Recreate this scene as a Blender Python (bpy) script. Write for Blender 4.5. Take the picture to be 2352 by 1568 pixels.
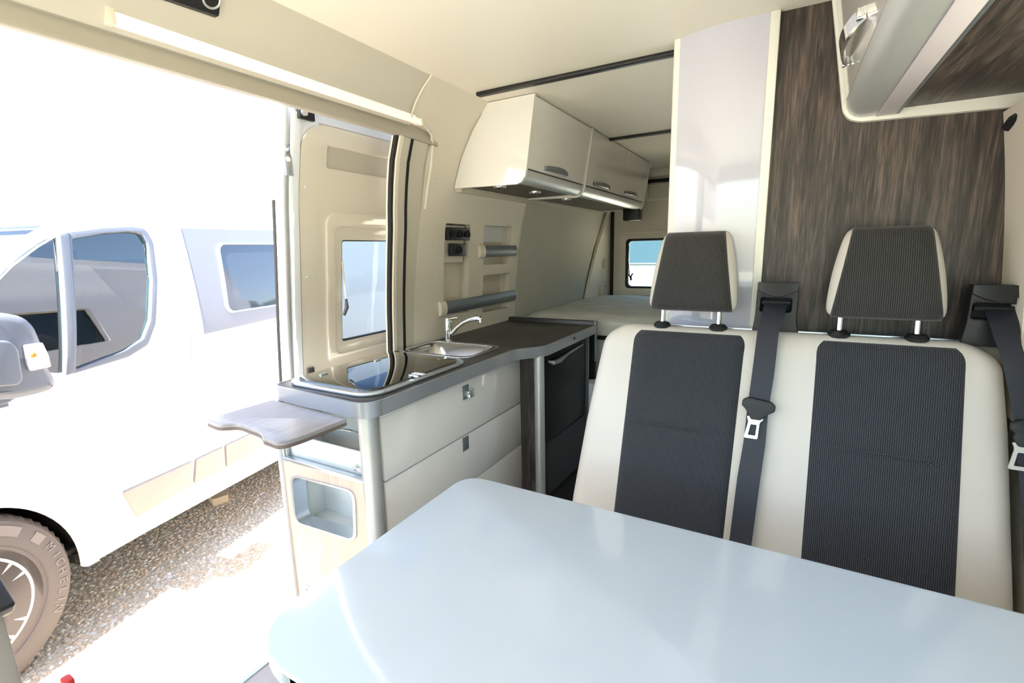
import bpy, bmesh, math, random
import numpy as np
from mathutils import Matrix, Vector, geometry
random.seed(7); rng=np.random.default_rng(7)
S=bpy.context.scene; COL=S.collection
for o in list(bpy.data.objects): bpy.data.objects.remove(o)
pi=math.pi
# ------------------------------------------------------------------ camera
F=1105.8; H=1.30
yaw,pit,rol=-.517165,.186004,.02295
cy,sy,cp,sp,cr,sr=math.cos(yaw),math.sin(yaw),math.cos(pit),math.sin(pit),math.cos(rol),math.sin(rol)
fwd=np.array([sy*cp,cy*cp,-sp]); _r=np.array([cy,-sy,0.]); _d=np.cross(fwd,_r)
R=np.array([_r*cr+_d*sr,-_r*sr+_d*cr,fwd]); C=np.array([0,0,H])
cam=bpy.data.cameras.new('camera'); co=bpy.data.objects.new('camera',cam); COL.objects.link(co)
cam.sensor_width=36; cam.lens=F/2352*36; cam.clip_start=.02; cam.clip_end=300
co.matrix_world=Matrix(((R[0][0],-R[1][0],-R[2][0],0),(R[0][1],-R[1][1],-R[2][1],0),(R[0][2],-R[1][2],-R[2][2],H),(0,0,0,1)))
S.camera=co
# ------------------------------------------------------------------ light
S.view_settings.view_transform='Standard'; S.view_settings.look='None'; S.view_settings.gamma=1
S.view_settings.use_curve_mapping=False; S.view_settings.exposure=.94
W=bpy.data.worlds.new('world'); S.world=W; W.use_nodes=True
nt=W.node_tree; nt.nodes.clear()
sky=nt.nodes.new('ShaderNodeTexSky'); sky.sky_type='NISHITA'; sky.sun_disc=False
sky.sun_elevation=math.radians(58); sky.sun_rotation=math.radians(190); sky.air_density=1.0; sky.dust_density=1.6; sky.ozone_density=1.0
bg=nt.nodes.new('ShaderNodeBackground'); bg.inputs[1].default_value=.42
wo=nt.nodes.new('ShaderNodeOutputWorld'); nt.links.new(sky.outputs[0],bg.inputs[0]); nt.links.new(bg.outputs[0],wo.inputs[0])
sl=bpy.data.lights.new('sun','SUN'); sl.energy=18.5; sl.angle=.009; sl.color=(1,.93,.82)
so=bpy.data.objects.new('sun',sl); COL.objects.link(so)
# direction towards the sun: ahead of the van (-y) and high, a touch over the roof side
sd=Vector((.088,-.52,.85)).normalized(); so.rotation_euler=sd.to_track_quat('Z','Y').to_euler(); so.location=(-4,-8,12)

# ------------------------------------------------------------------ pixel -> world helpers (used on real planes)
def ray(u,v): return R.T@np.array([(u-1176)/F,(v-784)/F,1])
def P(u,v,**k):
    a,val=list(k.items())[0]; i='xyz'.index(a); d=ray(u,v); return C+d*((val-C[i])/d[i])
def PS(u,v,g,a=.2,b=9):
    d=ray(u,v); ts=np.linspace(a,b,300); p=g(C+d*ts[0])
    for i in range(1,300):
        q=g(C+d*ts[i])
        if p*q<=0:
            lo,hi=ts[i-1],ts[i]; gl=p
            for _ in range(24):
                m=(lo+hi)/2; gm=g(C+d*m)
                if gl*gm<=0: hi=m
                else: lo=m; gl=gm
            return C+d*lo
        p=q
    raise Exception('PS %s %s'%(u,v))
WZ=[0,.9,1.1,1.3,1.45,1.6,1.7,1.8,1.9,1.97]; WXs=[-1.41,-1.405,-1.39,-1.365,-1.335,-1.295,-1.256,-1.195,-1.11,-1.03]
WX=lambda z: float(np.interp(z,WZ,WXs))
PW=lambda u,v,o=0: PS(u,v,lambda X:X[0]-WX(X[2])-o)
YB=lambda z: 1.30+(z-.5)*.22
PB=lambda u,v,o=0: PS(u,v,lambda X:X[1]-YB(X[2])-o)

# ------------------------------------------------------------------ materials
def lin(c):
    r=[]
    for v in c:
        v=v/255; r.append(v/12.92 if v<=.04045 else ((v+.055)/1.055)**2.4)
    return (*r,1)
def mat(name,c,rough=.5,metal=0,coat=0,spec=.5,noise=None,bump=None,emit=None,sheen=0,aniso=None):
    m=bpy.data.materials.new(name); m.use_nodes=True; n=m.node_tree; b=n.nodes['Principled BSDF']
    b.inputs['Base Color'].default_value=lin(c); b.inputs['Roughness'].default_value=rough; b.inputs['Metallic'].default_value=metal
    b.inputs['Coat Weight'].default_value=coat; b.inputs['Coat Roughness'].default_value=.03; b.inputs['Specular IOR Level'].default_value=spec
    if sheen: b.inputs['Sheen Weight'].default_value=sheen
    tc=n.nodes.new('ShaderNodeTexCoord')
    if noise:   # (scale, other colour, stretch)
        mp=n.nodes.new('ShaderNodeMapping'); mp.inputs['Scale'].default_value=noise[2] if len(noise)>2 else (1,1,1)
        t=n.nodes.new('ShaderNodeTexNoise'); t.inputs['Scale'].default_value=noise[0]; t.inputs['Detail'].default_value=4
        r=n.nodes.new('ShaderNodeValToRGB'); r.color_ramp.elements[0].position=.35; r.color_ramp.elements[1].position=.65
        r.color_ramp.elements[0].color=lin(c); r.color_ramp.elements[1].color=lin(noise[1])
        n.links.new(tc.outputs['Object'],mp.inputs[0]); n.links.new(mp.outputs[0],t.inputs[0]); n.links.new(t.outputs[0],r.inputs[0]); n.links.new(r.outputs[0],b.inputs['Base Color'])
    if bump:    # (scale, strength, distance)
        t=n.nodes.new('ShaderNodeTexNoise'); t.inputs['Scale'].default_value=bump[0]; t.inputs['Detail'].default_value=3
        bn=n.nodes.new('ShaderNodeBump'); bn.inputs['Strength'].default_value=bump[1]; bn.inputs['Distance'].default_value=bump[2]
        n.links.new(tc.outputs['Object'],t.inputs[0]); n.links.new(t.outputs[0],bn.inputs['Height']); n.links.new(bn.outputs[0],b.inputs['Normal'])
    if emit: b.inputs['Emission Color'].default_value=lin(emit[0]); b.inputs['Emission Strength'].default_value=emit[1]
    return m
def glass(name,tint,ior=1.5,extra=0.):
    m=bpy.data.materials.new(name); m.use_nodes=True; n=m.node_tree; n.nodes.clear()
    o=n.nodes.new('ShaderNodeOutputMaterial'); mx=n.nodes.new('ShaderNodeMixShader'); f=n.nodes.new('ShaderNodeFresnel'); f.inputs[0].default_value=ior
    t=n.nodes.new('ShaderNodeBsdfTransparent'); t.inputs[0].default_value=(*tint,1); g=n.nodes.new('ShaderNodeBsdfGlossy'); g.inputs['Roughness'].default_value=.0
    ad=n.nodes.new('ShaderNodeMath'); ad.operation='ADD'; ad.use_clamp=True; ad.inputs[1].default_value=extra
    gn=n.nodes.new('ShaderNodeNewGeometry'); iv_=n.nodes.new('ShaderNodeMath'); iv_.operation='SUBTRACT'; iv_.inputs[0].default_value=1; n.links.new(gn.outputs['Backfacing'],iv_.inputs[1]); ml_=n.nodes.new('ShaderNodeMath'); ml_.operation='MULTIPLY'; n.links.new(iv_.outputs[0],ml_.inputs[1])
    n.links.new(f.outputs[0],ad.inputs[0]); n.links.new(ad.outputs[0],ml_.inputs[0]); n.links.new(ml_.outputs[0],mx.inputs[0]); n.links.new(t.outputs[0],mx.inputs[1]); n.links.new(g.outputs[0],mx.inputs[2]); n.links.new(mx.outputs[0],o.inputs[0])
    return m
def wood(name,c0,c1,c2,axis='z',rough=.45,scale=1.):
    m=bpy.data.materials.new(name); m.use_nodes=True; n=m.node_tree; b=n.nodes['Principled BSDF']; b.inputs['Roughness'].default_value=rough
    tc=n.nodes.new('ShaderNodeTexCoord')
    def noisy(sc,det,st,dist=0):
        mp=n.nodes.new('ShaderNodeMapping'); mp.inputs['Scale'].default_value=st
        t=n.nodes.new('ShaderNodeTexNoise'); t.inputs['Scale'].default_value=sc*scale; t.inputs['Detail'].default_value=det; t.inputs['Distortion'].default_value=dist
        n.links.new(tc.outputs['Object'],mp.inputs[0]); n.links.new(mp.outputs[0],t.inputs[0]); return t
    a={'z':(1,1,.05),'y':(1,.05,1)}[axis]; a2={'z':(1,1,.1),'y':(1,.1,1)}[axis]
    t1=noisy(105,6,a,.9); t2=noisy(11,5,a2,2.6); t3=noisy(380,2,a,.2)
    mx=n.nodes.new('ShaderNodeMix'); mx.data_type='FLOAT'; mx.inputs[0].default_value=.42
    n.links.new(t1.outputs[0],mx.inputs[2]); n.links.new(t2.outputs[0],mx.inputs[3])
    m2=n.nodes.new('ShaderNodeMix'); m2.data_type='FLOAT'; m2.inputs[0].default_value=.3
    n.links.new(mx.outputs[0],m2.inputs[2]); n.links.new(t3.outputs[0],m2.inputs[3])
    r=n.nodes.new('ShaderNodeValToRGB'); e=r.color_ramp.elements; e[0].position=.4; e[0].color=lin(c0); e[1].position=.62; e[1].color=lin(c2)
    k=e.new(.5); k.color=lin(c1)
    n.links.new(m2.outputs[0],r.inputs[0]); n.links.new(r.outputs[0],b.inputs['Base Color'])
    bn=n.nodes.new('ShaderNodeBump'); bn.inputs['Strength'].default_value=.25; bn.inputs['Distance'].default_value=.001
    n.links.new(m2.outputs[0],bn.inputs['Height']); n.links.new(bn.outputs[0],b.inputs['Normal'])
    return m
def fabric(name,c0,c1,pitch=.0042):
    m=bpy.data.materials.new(name); m.use_nodes=True; n=m.node_tree; b=n.nodes['Principled BSDF']; b.inputs['Roughness'].default_value=.8; b.inputs['Specular IOR Level'].default_value=.25
    b.inputs['Sheen Weight'].default_value=.25; b.inputs['Sheen Roughness'].default_value=.4
    tc=n.nodes.new('ShaderNodeTexCoord'); mp=n.nodes.new('ShaderNodeMapping'); k=1/pitch
    mp.inputs['Rotation'].default_value=(pi/2,0,pi/2); mp.inputs['Scale'].default_value=(k,k*.8,k)
    br=n.nodes.new('ShaderNodeTexBrick'); br.offset=.5; br.inputs['Scale'].default_value=1; br.inputs['Brick Width'].default_value=1; br.inputs['Row Height'].default_value=1
    br.inputs['Mortar Size'].default_value=.3; br.inputs['Mortar Smooth'].default_value=.8
    br.inputs['Color1'].default_value=lin(c1); br.inputs['Color2'].default_value=lin(c1); br.inputs['Mortar'].default_value=lin(c0)
    n.links.new(tc.outputs['Object'],mp.inputs[0]); n.links.new(mp.outputs[0],br.inputs[0]); n.links.new(br.outputs['Color'],b.inputs['Base Color'])
    bn=n.nodes.new('ShaderNodeBump'); bn.invert=True; bn.inputs['Strength'].default_value=.6; bn.inputs['Distance'].default_value=.001
    n.links.new(br.outputs['Fac'],bn.inputs['Height']); n.links.new(bn.outputs[0],b.inputs['Normal'])
    return m
M=dict(
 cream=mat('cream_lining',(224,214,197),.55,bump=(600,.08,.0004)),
 ceil=mat('ceiling_board',(242,234,217),.5),
 creamp=mat('cream_plastic',(232,222,204),.35),
 greige=mat('greige_plastic',(205,197,180),.4),
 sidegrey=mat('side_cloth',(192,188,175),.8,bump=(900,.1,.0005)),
 gloss=mat('white_gloss',(234,231,225),.12,coat=.6),
 slab=mat('white_slab',(200,200,212),.06,coat=1),
 tabletop=mat('table_laminate',(206,216,226),.13,coat=.35),
 tabedge=mat('table_edge',(196,205,208),.4),
 post=mat('cream_post',(236,235,224),.35),
 satin=mat('satin_metal',(200,202,200),.34,metal=.45),
 satind=mat('satin_metal_dark',(128,134,140),.36,metal=.55),
 alu=mat('brushed_aluminium',(214,222,232),.25,metal=.9),
 chrome=mat('chrome',(235,238,240),.06,metal=1),
 steel=mat('stainless_steel',(205,208,212),.2,metal=1),
 darktop=mat('dark_worktop',(40,39,37),.42,noise=(500,(74,71,66)),bump=(700,.15,.0005)),
 white=mat('white_paint',(248,249,252),.25,coat=.4),
 whitein=mat('white_carcass',(226,230,228),.5),
 black=mat('black_plastic',(26,26,28),.45),
 blackm=mat('black_matt',(20,20,22),.7),
 rubber=mat('black_rubber',(18,18,18),.7),
 hob=mat('black_glass',(6,6,8),.02,coat=1,spec=.8),
 fridge=mat('fridge_black',(6,6,7),.4,spec=.2),
 dfab=fabric('dark_seat_cloth',(22,23,26),(84,86,92)),
 hfab=fabric('dark_headrest_cloth',(24,24,24),(84,82,80)),
 cfab=mat('cream_seat_vinyl',(212,205,196),.5,bump=(300,.05,.0006)),
 web=mat('belt_webbing',(38,42,52),.55,bump=(900,.3,.0004)),
 matt=mat('mattress_cloth',(222,220,210),.85,noise=(7,(200,200,190),(1,3,1)),bump=(40,.3,.003)),
 wood=wood('dark_wood',(38,33,31),(66,57,52),(108,93,83)),
 woody=wood('dark_wood_soffit',(38,33,31),(66,57,52),(108,93,83),'y'),
 peach=wood('pale_wood',(200,176,158),(210,188,170),(220,200,184),rough=.4),
 flap=wood('flap_wood',(150,146,148),(160,156,158),(170,166,168),'y',rough=.28),
 flapedge=mat('flap_edge',(112,98,92),.5),
 floor=mat('vinyl_floor',(150,146,146),.4,noise=(12,(172,168,168),(1,.1,1))),
 led=mat('lamp_diffuser',(240,228,215),.4,emit=((255,228,212),.35)),
 diff=mat('strip_diffuser',(216,206,210),.4),
 lens=glass('spot_lens',(.9,.9,.9)),
 pane=glass('window_pane',(.42,.47,.5)),
 paneclear=glass('clear_pane',(.86,.93,.9)),
 tint=glass('tinted_pane',(.45,.58,.6),1.5,.12),
 opaq=mat('dark_window',(60,68,80),.05,coat=1),
 teal=mat('windscreen_pane',(34,56,64),.08,coat=1),
 tyre=mat('tyre_rubber',(98,92,90),.75,bump=(120,.2,.001)),
 tyret=mat('tyre_lettering',(124,117,114),.6),
 arch=mat('arch_liner',(48,44,42),.9),
 silver=mat('silver_film',(122,126,136),.4),
 mould=mat('grey_moulding',(158,150,142),.5),
 mirror=mat('mirror_shell',(104,110,120),.35),
 orange=mat('orange_bulb',(255,130,30),.3),
 red=mat('red_plastic',(200,50,40),.4),
 boxgrey=mat('box_carpet',(66,68,72),.9,bump=(300,.3,.001)),
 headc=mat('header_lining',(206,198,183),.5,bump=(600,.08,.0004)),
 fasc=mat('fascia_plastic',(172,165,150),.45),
 wedge=mat('worktop_edge',(166,170,176),.3,metal=.6),
 leaf=mat('tree_leaf',(84,98,52),.9,noise=(3,(52,66,34))),
 timber=mat('timber_block',(216,196,166),.7),
 sticker=mat('white_sticker',(240,240,245),.4),
)
# ------------------------------------------------------------------ object helpers
def wl(o):
    v=Vector((0,0,0))
    while o: v+=o.location; o=o.parent
    return v
def tag(o,label=None,cat=None,group=None,kind=None):
    if label:o['label']=label
    if cat:o['category']=cat
    if group:o['group']=group
    if kind:o['kind']=kind
    return o
def empty(name,loc,label,cat,group=None):
    o=bpy.data.objects.new(name,None); o.location=loc; o.empty_display_size=.05; COL.objects.link(o); return tag(o,label,cat,group)
def build(name,verts,faces,m,parent=None,angle=35,smooth=True):
    v=np.array([list(p) for p in verts],float); lo,hi=v.min(0),v.max(0)
    org=np.array([(lo[0]+hi[0])/2,(lo[1]+hi[1])/2,lo[2] if parent is None else (lo[2]+hi[2])/2])
    me=bpy.data.meshes.new(name); me.from_pydata([tuple(p) for p in (v-org)],[],[list(f) for f in faces])
    bm=bmesh.new(); bm.from_mesh(me); bmesh.ops.recalc_face_normals(bm,faces=bm.faces); bm.to_mesh(me); bm.free()
    me.materials.append(M[m])
    if smooth:
        me.shade_smooth(); me.set_sharp_from_angle(angle=math.radians(angle))
    o=bpy.data.objects.new(name,me); COL.objects.link(o)
    if parent: o.parent=parent; o.location=Vector(org)-wl(parent)
    else: o.location=org
    return o
class G:
    def __init__(s): s.v=[]; s.f=[]
    def add(s,v,f):
        n=len(s.v); s.v+= [tuple(p) for p in v]; s.f+=[[i+n for i in q] for q in f]; return s
    def box(s,x0,x1,y0,y1,z0,z1,b=0):
        bm=bmesh.new(); bmesh.ops.create_cube(bm,size=1)
        for q in bm.verts: q.co=Vector(((x0+x1)/2+q.co.x*(x1-x0),(y0+y1)/2+q.co.y*(y1-y0),(z0+z1)/2+q.co.z*(z1-z0)))
        if b: bmesh.ops.bevel(bm,geom=list(bm.edges),offset=b,segments=2,affect='EDGES',profile=.5)
        bm.verts.index_update(); s.add([q.co[:] for q in bm.verts],[[q.index for q in f.verts] for f in bm.faces]); bm.free(); return s
    def tube(s,path,r,n=12,closed=False,flat=1.):
        path=[Vector(p) for p in path]; rs=r if hasattr(r,'__len__') else [r]*len(path); N=len(path); rings=[]; up=None
        for i,p in enumerate(path):
            a=path[(i-1)%N] if (closed or i>0) else p; b=path[(i+1)%N] if (closed or i<N-1) else p
            t=(b-a).normalized()
            if up is None: up=Vector((0,0,1)) if abs(t.z)<.9 else Vector((1,0,0))
            sd_=t.cross(up).normalized(); up=sd_.cross(t).normalized()
            rings.append([p+(sd_*math.cos(2*pi*k/n)+up*math.sin(2*pi*k/n)*flat)*rs[i] for k in range(n)])
        return s.loft(rings,closed)
    def loft(s,rings,closed=False,cap=True):
        n=len(rings[0]); v=[p for r in rings for p in r]; f=[]; L=len(rings)
        for i in range(L if closed else L-1):
            for k in range(n): f.append([i*n+k,i*n+(k+1)%n,((i+1)%L)*n+(k+1)%n,((i+1)%L)*n+k])
        if not closed and cap: f.append(list(range(n))[::-1]); f.append([(L-1)*n+k for k in range(n)])
        return s.add(v,f)
    def lathe(s,prof,c,ax,n=32,closed=False):
        ax=Vector(ax).normalized(); u=ax.orthogonal().normalized(); w=ax.cross(u); c=Vector(c); rings=[]
        for r,h in prof: rings.append([c+ax*h+(u*math.cos(2*pi*k/n)+w*math.sin(2*pi*k/n))*max(r,1e-5) for k in range(n)])
        return s.loft(rings,closed)
    def obj(s,name,m,parent=None,**k): return build(name,s.v,s.f,m,parent,**k)
def box(name,x0,x1,y0,y1,z0,z1,m,parent=None,b=0): return G().box(x0,x1,y0,y1,z0,z1,b).obj(name,m,parent)
def rr(x0,x1,y0,y1,r,n=6):
    p=[]
    for cx,cy_,a in ((x1-r,y1-r,0),(x0+r,y1-r,pi/2),(x0+r,y0+r,pi),(x1-r,y0+r,1.5*pi)):
        p+=[(cx+r*math.cos(a+i*pi/2/n),cy_+r*math.sin(a+i*pi/2/n)) for i in range(n+1)]
    return p
def rp(pts,r,n=6):     # round the corners of a polygon; r number or list
    out=[]; N=len(pts); rs=r if hasattr(r,'__len__') else [r]*N
    for i in range(N):
        p=Vector(pts[i][:2]); a=Vector(pts[i-1][:2])-p; b=Vector(pts[(i+1)%N][:2])-p; k=rs[i]
        if k<=0: out.append(tuple(p)); continue
        k=min(k,a.length*.48,b.length*.48); A=p+a.normalized()*k; B=p+b.normalized()*k
        for j in range(n+1):
            t=j/n; q=A*(1-t)**2+p*2*t*(1-t)+B*t*t; out.append((q.x,q.y))
    return out
def plate(name,loops,fn,t,m,parent=None,bev=0,cutb=None,cuta=None,get=False,angle=35):
    """2-D loops (first outline, rest holes) -> slab c in 0..t, mapped by fn(a,b,c)."""
    cu=bpy.data.curves.new('tmp','CURVE'); cu.dimensions='2D'; cu.fill_mode='BOTH'
    for lp in loops:
        sp_=cu.splines.new('POLY'); sp_.points.add(len(lp)-1)
        for i,q in enumerate(lp): sp_.points[i].co=(q[0],q[1],0,1)
        sp_.use_cyclic_u=True
    cu.extrude=max(t/2-bev,1e-5)
    if bev: cu.bevel_depth=bev; cu.bevel_resolution=2; cu.offset=-bev
    ob=bpy.data.objects.new('tmp',cu); COL.objects.link(ob)
    dg=bpy.context.evaluated_depsgraph_get(); me=bpy.data.meshes.new_from_object(ob.evaluated_get(dg))
    bpy.data.objects.remove(ob); bpy.data.curves.remove(cu)
    bm=bmesh.new(); bm.from_mesh(me); bpy.data.meshes.remove(me); bmesh.ops.remove_doubles(bm,verts=bm.verts,dist=1e-5)
    for axis,cuts in ((1,cutb),(0,cuta)):
        for q in (cuts if cuts is not None else []):
            pc=[0,0,0]; pc[axis]=q; pn=[0,0,0]; pn[axis]=1
            bmesh.ops.bisect_plane(bm,geom=bm.verts[:]+bm.edges[:]+bm.faces[:],plane_co=pc,plane_no=pn)
    bm.verts.index_update()
    v=[tuple(fn(q.co.x,q.co.y,q.co.z+t/2)) for q in bm.verts]; f=[[q.index for q in fc.verts] for fc in bm.faces]; bm.free()
    if get: return v,f
    return build(name,v,f,m,parent,angle=angle)
FX=lambda x0,s=1:(lambda a,b,c:(x0+s*c,a,b))     # plate in (y,z), thickness along x
FY=lambda y0,s=1:(lambda a,b,c:(a,y0+s*c,b))     # plate in (x,z), thickness along y
FZ=lambda z0,s=1:(lambda a,b,c:(a,b,z0+s*c))     # plate in (x,y), thickness along z
def yz(p): return (float(p[1]),float(p[2]))
def xz(p): return (float(p[0]),float(p[2]))
ZC=np.arange(.05,1.95,.05)

# =================================================================== STRUCTURE (own van)
st=lambda o:tag(o,kind='structure')
st(box('floor',-1.41,.52,-1.7,4.0,-.04,0,'floor'))
tm=box('trim_1',-1.41,-1.375,.1,1.50,-.05,.006,'alu',b=.004); st(tm)
# ceiling with its flat boards and black joint rails
ce=st(box('ceiling',-1.115,.30,-1.0,4.0,1.90,1.93,'ceil'))
for y0,y1 in ((-1,1.67),(1.70,2.73),(2.76,3.99)): pass
rl=box('joint_rail',-1.085,-.33,1.67,1.70,1.886,1.9,'black',ce,b=.004); rl['label']='black joint rail across the ceiling in front of the cupboards'
rl=box('joint_rail',-.97,-.3,2.73,2.755,1.886,1.9,'black',ce,b=.004)
box('ceiling_side',.30,.52,-1.0,4.0,1.86,1.92,'ceil',ce)
# left wall: side lining behind the door opening, with its three recesses
def FW(off=0,s=-1): return lambda a,b,c:(WX(b)+off+s*c,a,b)
n1=[yz(PW(*p)) for p in ((1024,512),(1081,516),(1077,716),(1020,722))]
n2=[yz(PW(*p)) for p in ((1112,517),(1176,520),(1171,606),(1110,608))]
n3=[yz(PW(*p)) for p in ((1110,632),(1171,626),(1169,706),(1108,718))]
def ccw(l): 
    a=sum(l[i-1][0]*l[i][1]-l[i][0]*l[i-1][1] for i in range(len(l))); return l if a>0 else l[::-1]
outl=[(1.60,0),(2.50,0),(2.50,1.90),(1.435,1.90),(1.44,1.80),(1.47,1.765),(1.56,1.755),(1.595,1.73),(1.59,1.68),(1.60,1.6),(1.61,1.355),(1.60,.93)]
wlft=plate('wall_left',[outl]+[rp(ccw(q),.012) for q in (n1,n2,n3)],FW(),.03,'cream',cutb=ZC); st(wlft)
for k,q in enumerate((n1,n2,n3)):
    ys=[a[0] for a in q]; zs=[a[1] for a in q]; y0,y1,z0,z1=min(ys),max(ys),min(zs),max(zs); D=.075
    g=G(); xo=WX((z0+z1)/2)-D
    def lin_(ya,yb,za,zb,xa,full=False):
        g.loft([[(xa,ya,z),(xo+.012 if full else WX(z)-.02,ya,z),(xo+.012 if full else WX(z)-.02,yb,z),(xa,yb,z)] for z in np.linspace(za,zb,6)])
    lin_(y0-.01,y1+.01,z0-.012,z1+.012,xo,True)
    lin_(y0-.012,y0-.002,z0-.01,z1+.01,xo); lin_(y1+.002,y1+.012,z0-.01,z1+.01,xo); lin_(y0-.01,y1+.01,z0-.012,z0-.003,xo); lin_(y0-.01,y1+.01,z1+.003,z1+.012,xo)
    g.obj('recess_liner','creamp',wlft)
# socket plate inside the tall recess
pc=[yz(PW(*p)) for p in ((1022,516),(1077,518),(1072,602),(1022,603))]
plate('socket_plate',[ccw(pc)],FW(-.022),.04,'creamp',wlft,bev=.004,cutb=ZC)
# raised bead along the opening and small rivets
rv=[(1001,411),(997,488),(992,566),(992,628),(992,695)]
for u,v in rv:
    p=PW(u,v); G().lathe([(0,.003),(.003,.0025),(.005,0)],p,(1,0,0),10).obj('rivet','greige',wlft)
def ribbon(path,w,t): # band on the left wall through (y,z) points
    g=G(); rings=[]
    for (y,z) in path: rings.append([(WX(z),y-w/2,z),(WX(z)+t,y-w/2+.3*w,z),(WX(z)+t,y+w/2-.3*w,z),(WX(z),y+w/2,z)])
    return g.loft(rings)
bead=[yz(PW(*p)) for p in ((992,172),(970,205),(955,235),(946,262),(944,276))]
ribbon(bead,.012,.004).obj('seam_bead','creamp',wlft)
bead=[yz(PW(*p)) for p in ((945,277),(975,290),(990,310),(993,340),(990,380),(982,430),(976,480))]
ribbon(bead,.012,.006).obj('seam_bead','creamp',wlft)
# rear grey side panel
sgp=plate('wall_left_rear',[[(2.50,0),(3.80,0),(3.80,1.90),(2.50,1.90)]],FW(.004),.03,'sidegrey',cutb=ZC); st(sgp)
# header over the sliding door
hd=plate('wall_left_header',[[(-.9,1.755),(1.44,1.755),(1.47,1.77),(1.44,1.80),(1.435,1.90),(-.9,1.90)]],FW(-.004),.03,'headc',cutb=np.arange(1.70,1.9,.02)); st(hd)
fas_b=[P(u,v,x=-1.262)[1:] for u,v in ((0,67),(910,312))]; fz=float(fas_b[0][1]); 
fa=[(-.9,fas_b[0][1]),(1.40,fas_b[1][1]),(1.62,fas_b[1][1]-.004),(1.615,1.735),(1.585,1.760),(1.54,1.768),(1.44,1.770),(-.9,1.772)]
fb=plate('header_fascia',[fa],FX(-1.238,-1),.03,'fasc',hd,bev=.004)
# striplight
g=G(); g.box(-1.232,-1.206,.545,1.485,1.764,1.790,.003); ld=g.obj('strip_light','led'); tag(ld,'long slim white strip lamp above the open sliding door','strip light')
for a_,b_ in ((.530,.545),(1.485,1.496)): G().box(-1.238,-1.203,a_,b_,1.761,1.793,.002).obj('end_cap','creamp',ld)
# door pillar at the rear edge of the opening
PSH=lambda z: float(np.interp(z,[0,.93,1.355,1.70],[.03,.03,.022,-.03]))
def pil(name,y0,y1,x0,x1,m,par=None,zt=1.72,zb=0.):
    rings=[]
    for z in np.linspace(zb,zt,22):
        b=WX(z); q=PSH(z); rings.append([(b+x0,y0+q,z),(b+x1,y0+q,z),(b+x1,y1+q,z),(b+x0,y1+q,z)])
    return G().loft(rings).obj(name,m,par)
pr=pil('trim_2',1.455,1.50,-.05,.0,'greige'); st(pr)
pil('rubber_seal',1.426,1.438,-.020,-.004,'rubber',pr)
pil('pale_lip',1.438,1.456,-.04,.004,'creamp',pr)
pil('seal_strip',1.498,1.510,-.03,.004,'rubber',pr)
pil('painted_band',1.512,1.60,-.03,-.002,'greige',pr)
# own outer skin behind the linings (seen mirrored in the other van)
ok=G()
ok.box(-1.52,-1.48,1.62,4.0,-.05,1.35).box(-1.46,-1.42,1.62,4.0,1.35,1.60).box(-1.42,-1.38,1.62,4.0,1.6,1.8).box(-1.42,-1.28,-.9,4.0,1.80,1.86).box(-1.38,-1.15,-.9,4.0,1.86,1.97).box(-1.25,.35,-.9,4.0,1.97,2.0)
ok.box(-1.52,-1.42,.02,.2,-.05,1.80)
ok.box(-1.52,-1.48,-1.7,.02,-.3,.9).box(-1.52,-1.46,-.12,.1,.9,1.8).box(-1.52,-1.46,-1.7,.02,1.5,1.8)
tag(ok.obj('wall_left_outer','white'),kind='structure')
# right wall with dinette window and cream pillar
WR=.505
wr=plate('wall_right',[[(-1.7,0),(4.0,0),(4.0,1.93),(-1.7,1.93)],rr(.05,1.15,.95,1.50,.06),rr(-1.15,-.25,.95,1.5,.06)],FX(WR),.05,'cream'); st(wr)
wn=plate('window_1',[rr(.02,1.18,.92,1.53,.08),rr(.06,1.14,.96,1.49,.06)],FX(WR-.012),.02,'creamp'); st(wn)
plate('pane',[rr(.05,1.15,.95,1.5,.06)],FX(WR+.03),.004,'paneclear',wn)
plate('pane',[rr(-1.16,-.24,.94,1.51,.06)],FX(WR+.03),.004,'paneclear',wn)
XRW=lambda z: float(np.interp(z,[0,.9,1.15,1.3,1.45,1.6],[.47,.465,.452,.440,.424,.402]))
g=G()
g.loft([[(XRW(z),y,z) if k<len(YY) else (.506,y,z) for k,y in enumerate(YY+YY[::-1])] for YY in [[1.44,1.46,1.463,1.466,1.50,1.503,1.506,1.574]] for z in np.linspace(.9,1.585,14)])
t6=g.obj('trim_6','cream'); st(t6)
ps=G().box(.405,.45,1.44,1.56,1.60,1.612,.002); 
br=G().tube([P(2352,262,y=1.50),P(2330,275,y=1.52),P(2318,290,y=1.55)],.012,8)
tag(br.obj('blind_cassette','black'),'dark end of the blind cassette under the right locker','blind')
# bathroom wall
wb=plate('wall_back',[[(-.062,0),(.504,0),(.504,1.9),(-.062,1.9)]],FY(1.575),.03,'wood'); st(wb)
lg=G().box(-.33,.46,1.53,1.575,.0,1.055,.003).obj('lower_box','greige',wb)
G().box(-.345,.46,1.522,1.535,1.048,1.066,.003).obj('ledge_edge','alu',wb)
t2=box('trim_3',-.083,-.060,1.555,1.60,1.06,1.9,'post',b=.003); st(t2)
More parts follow.
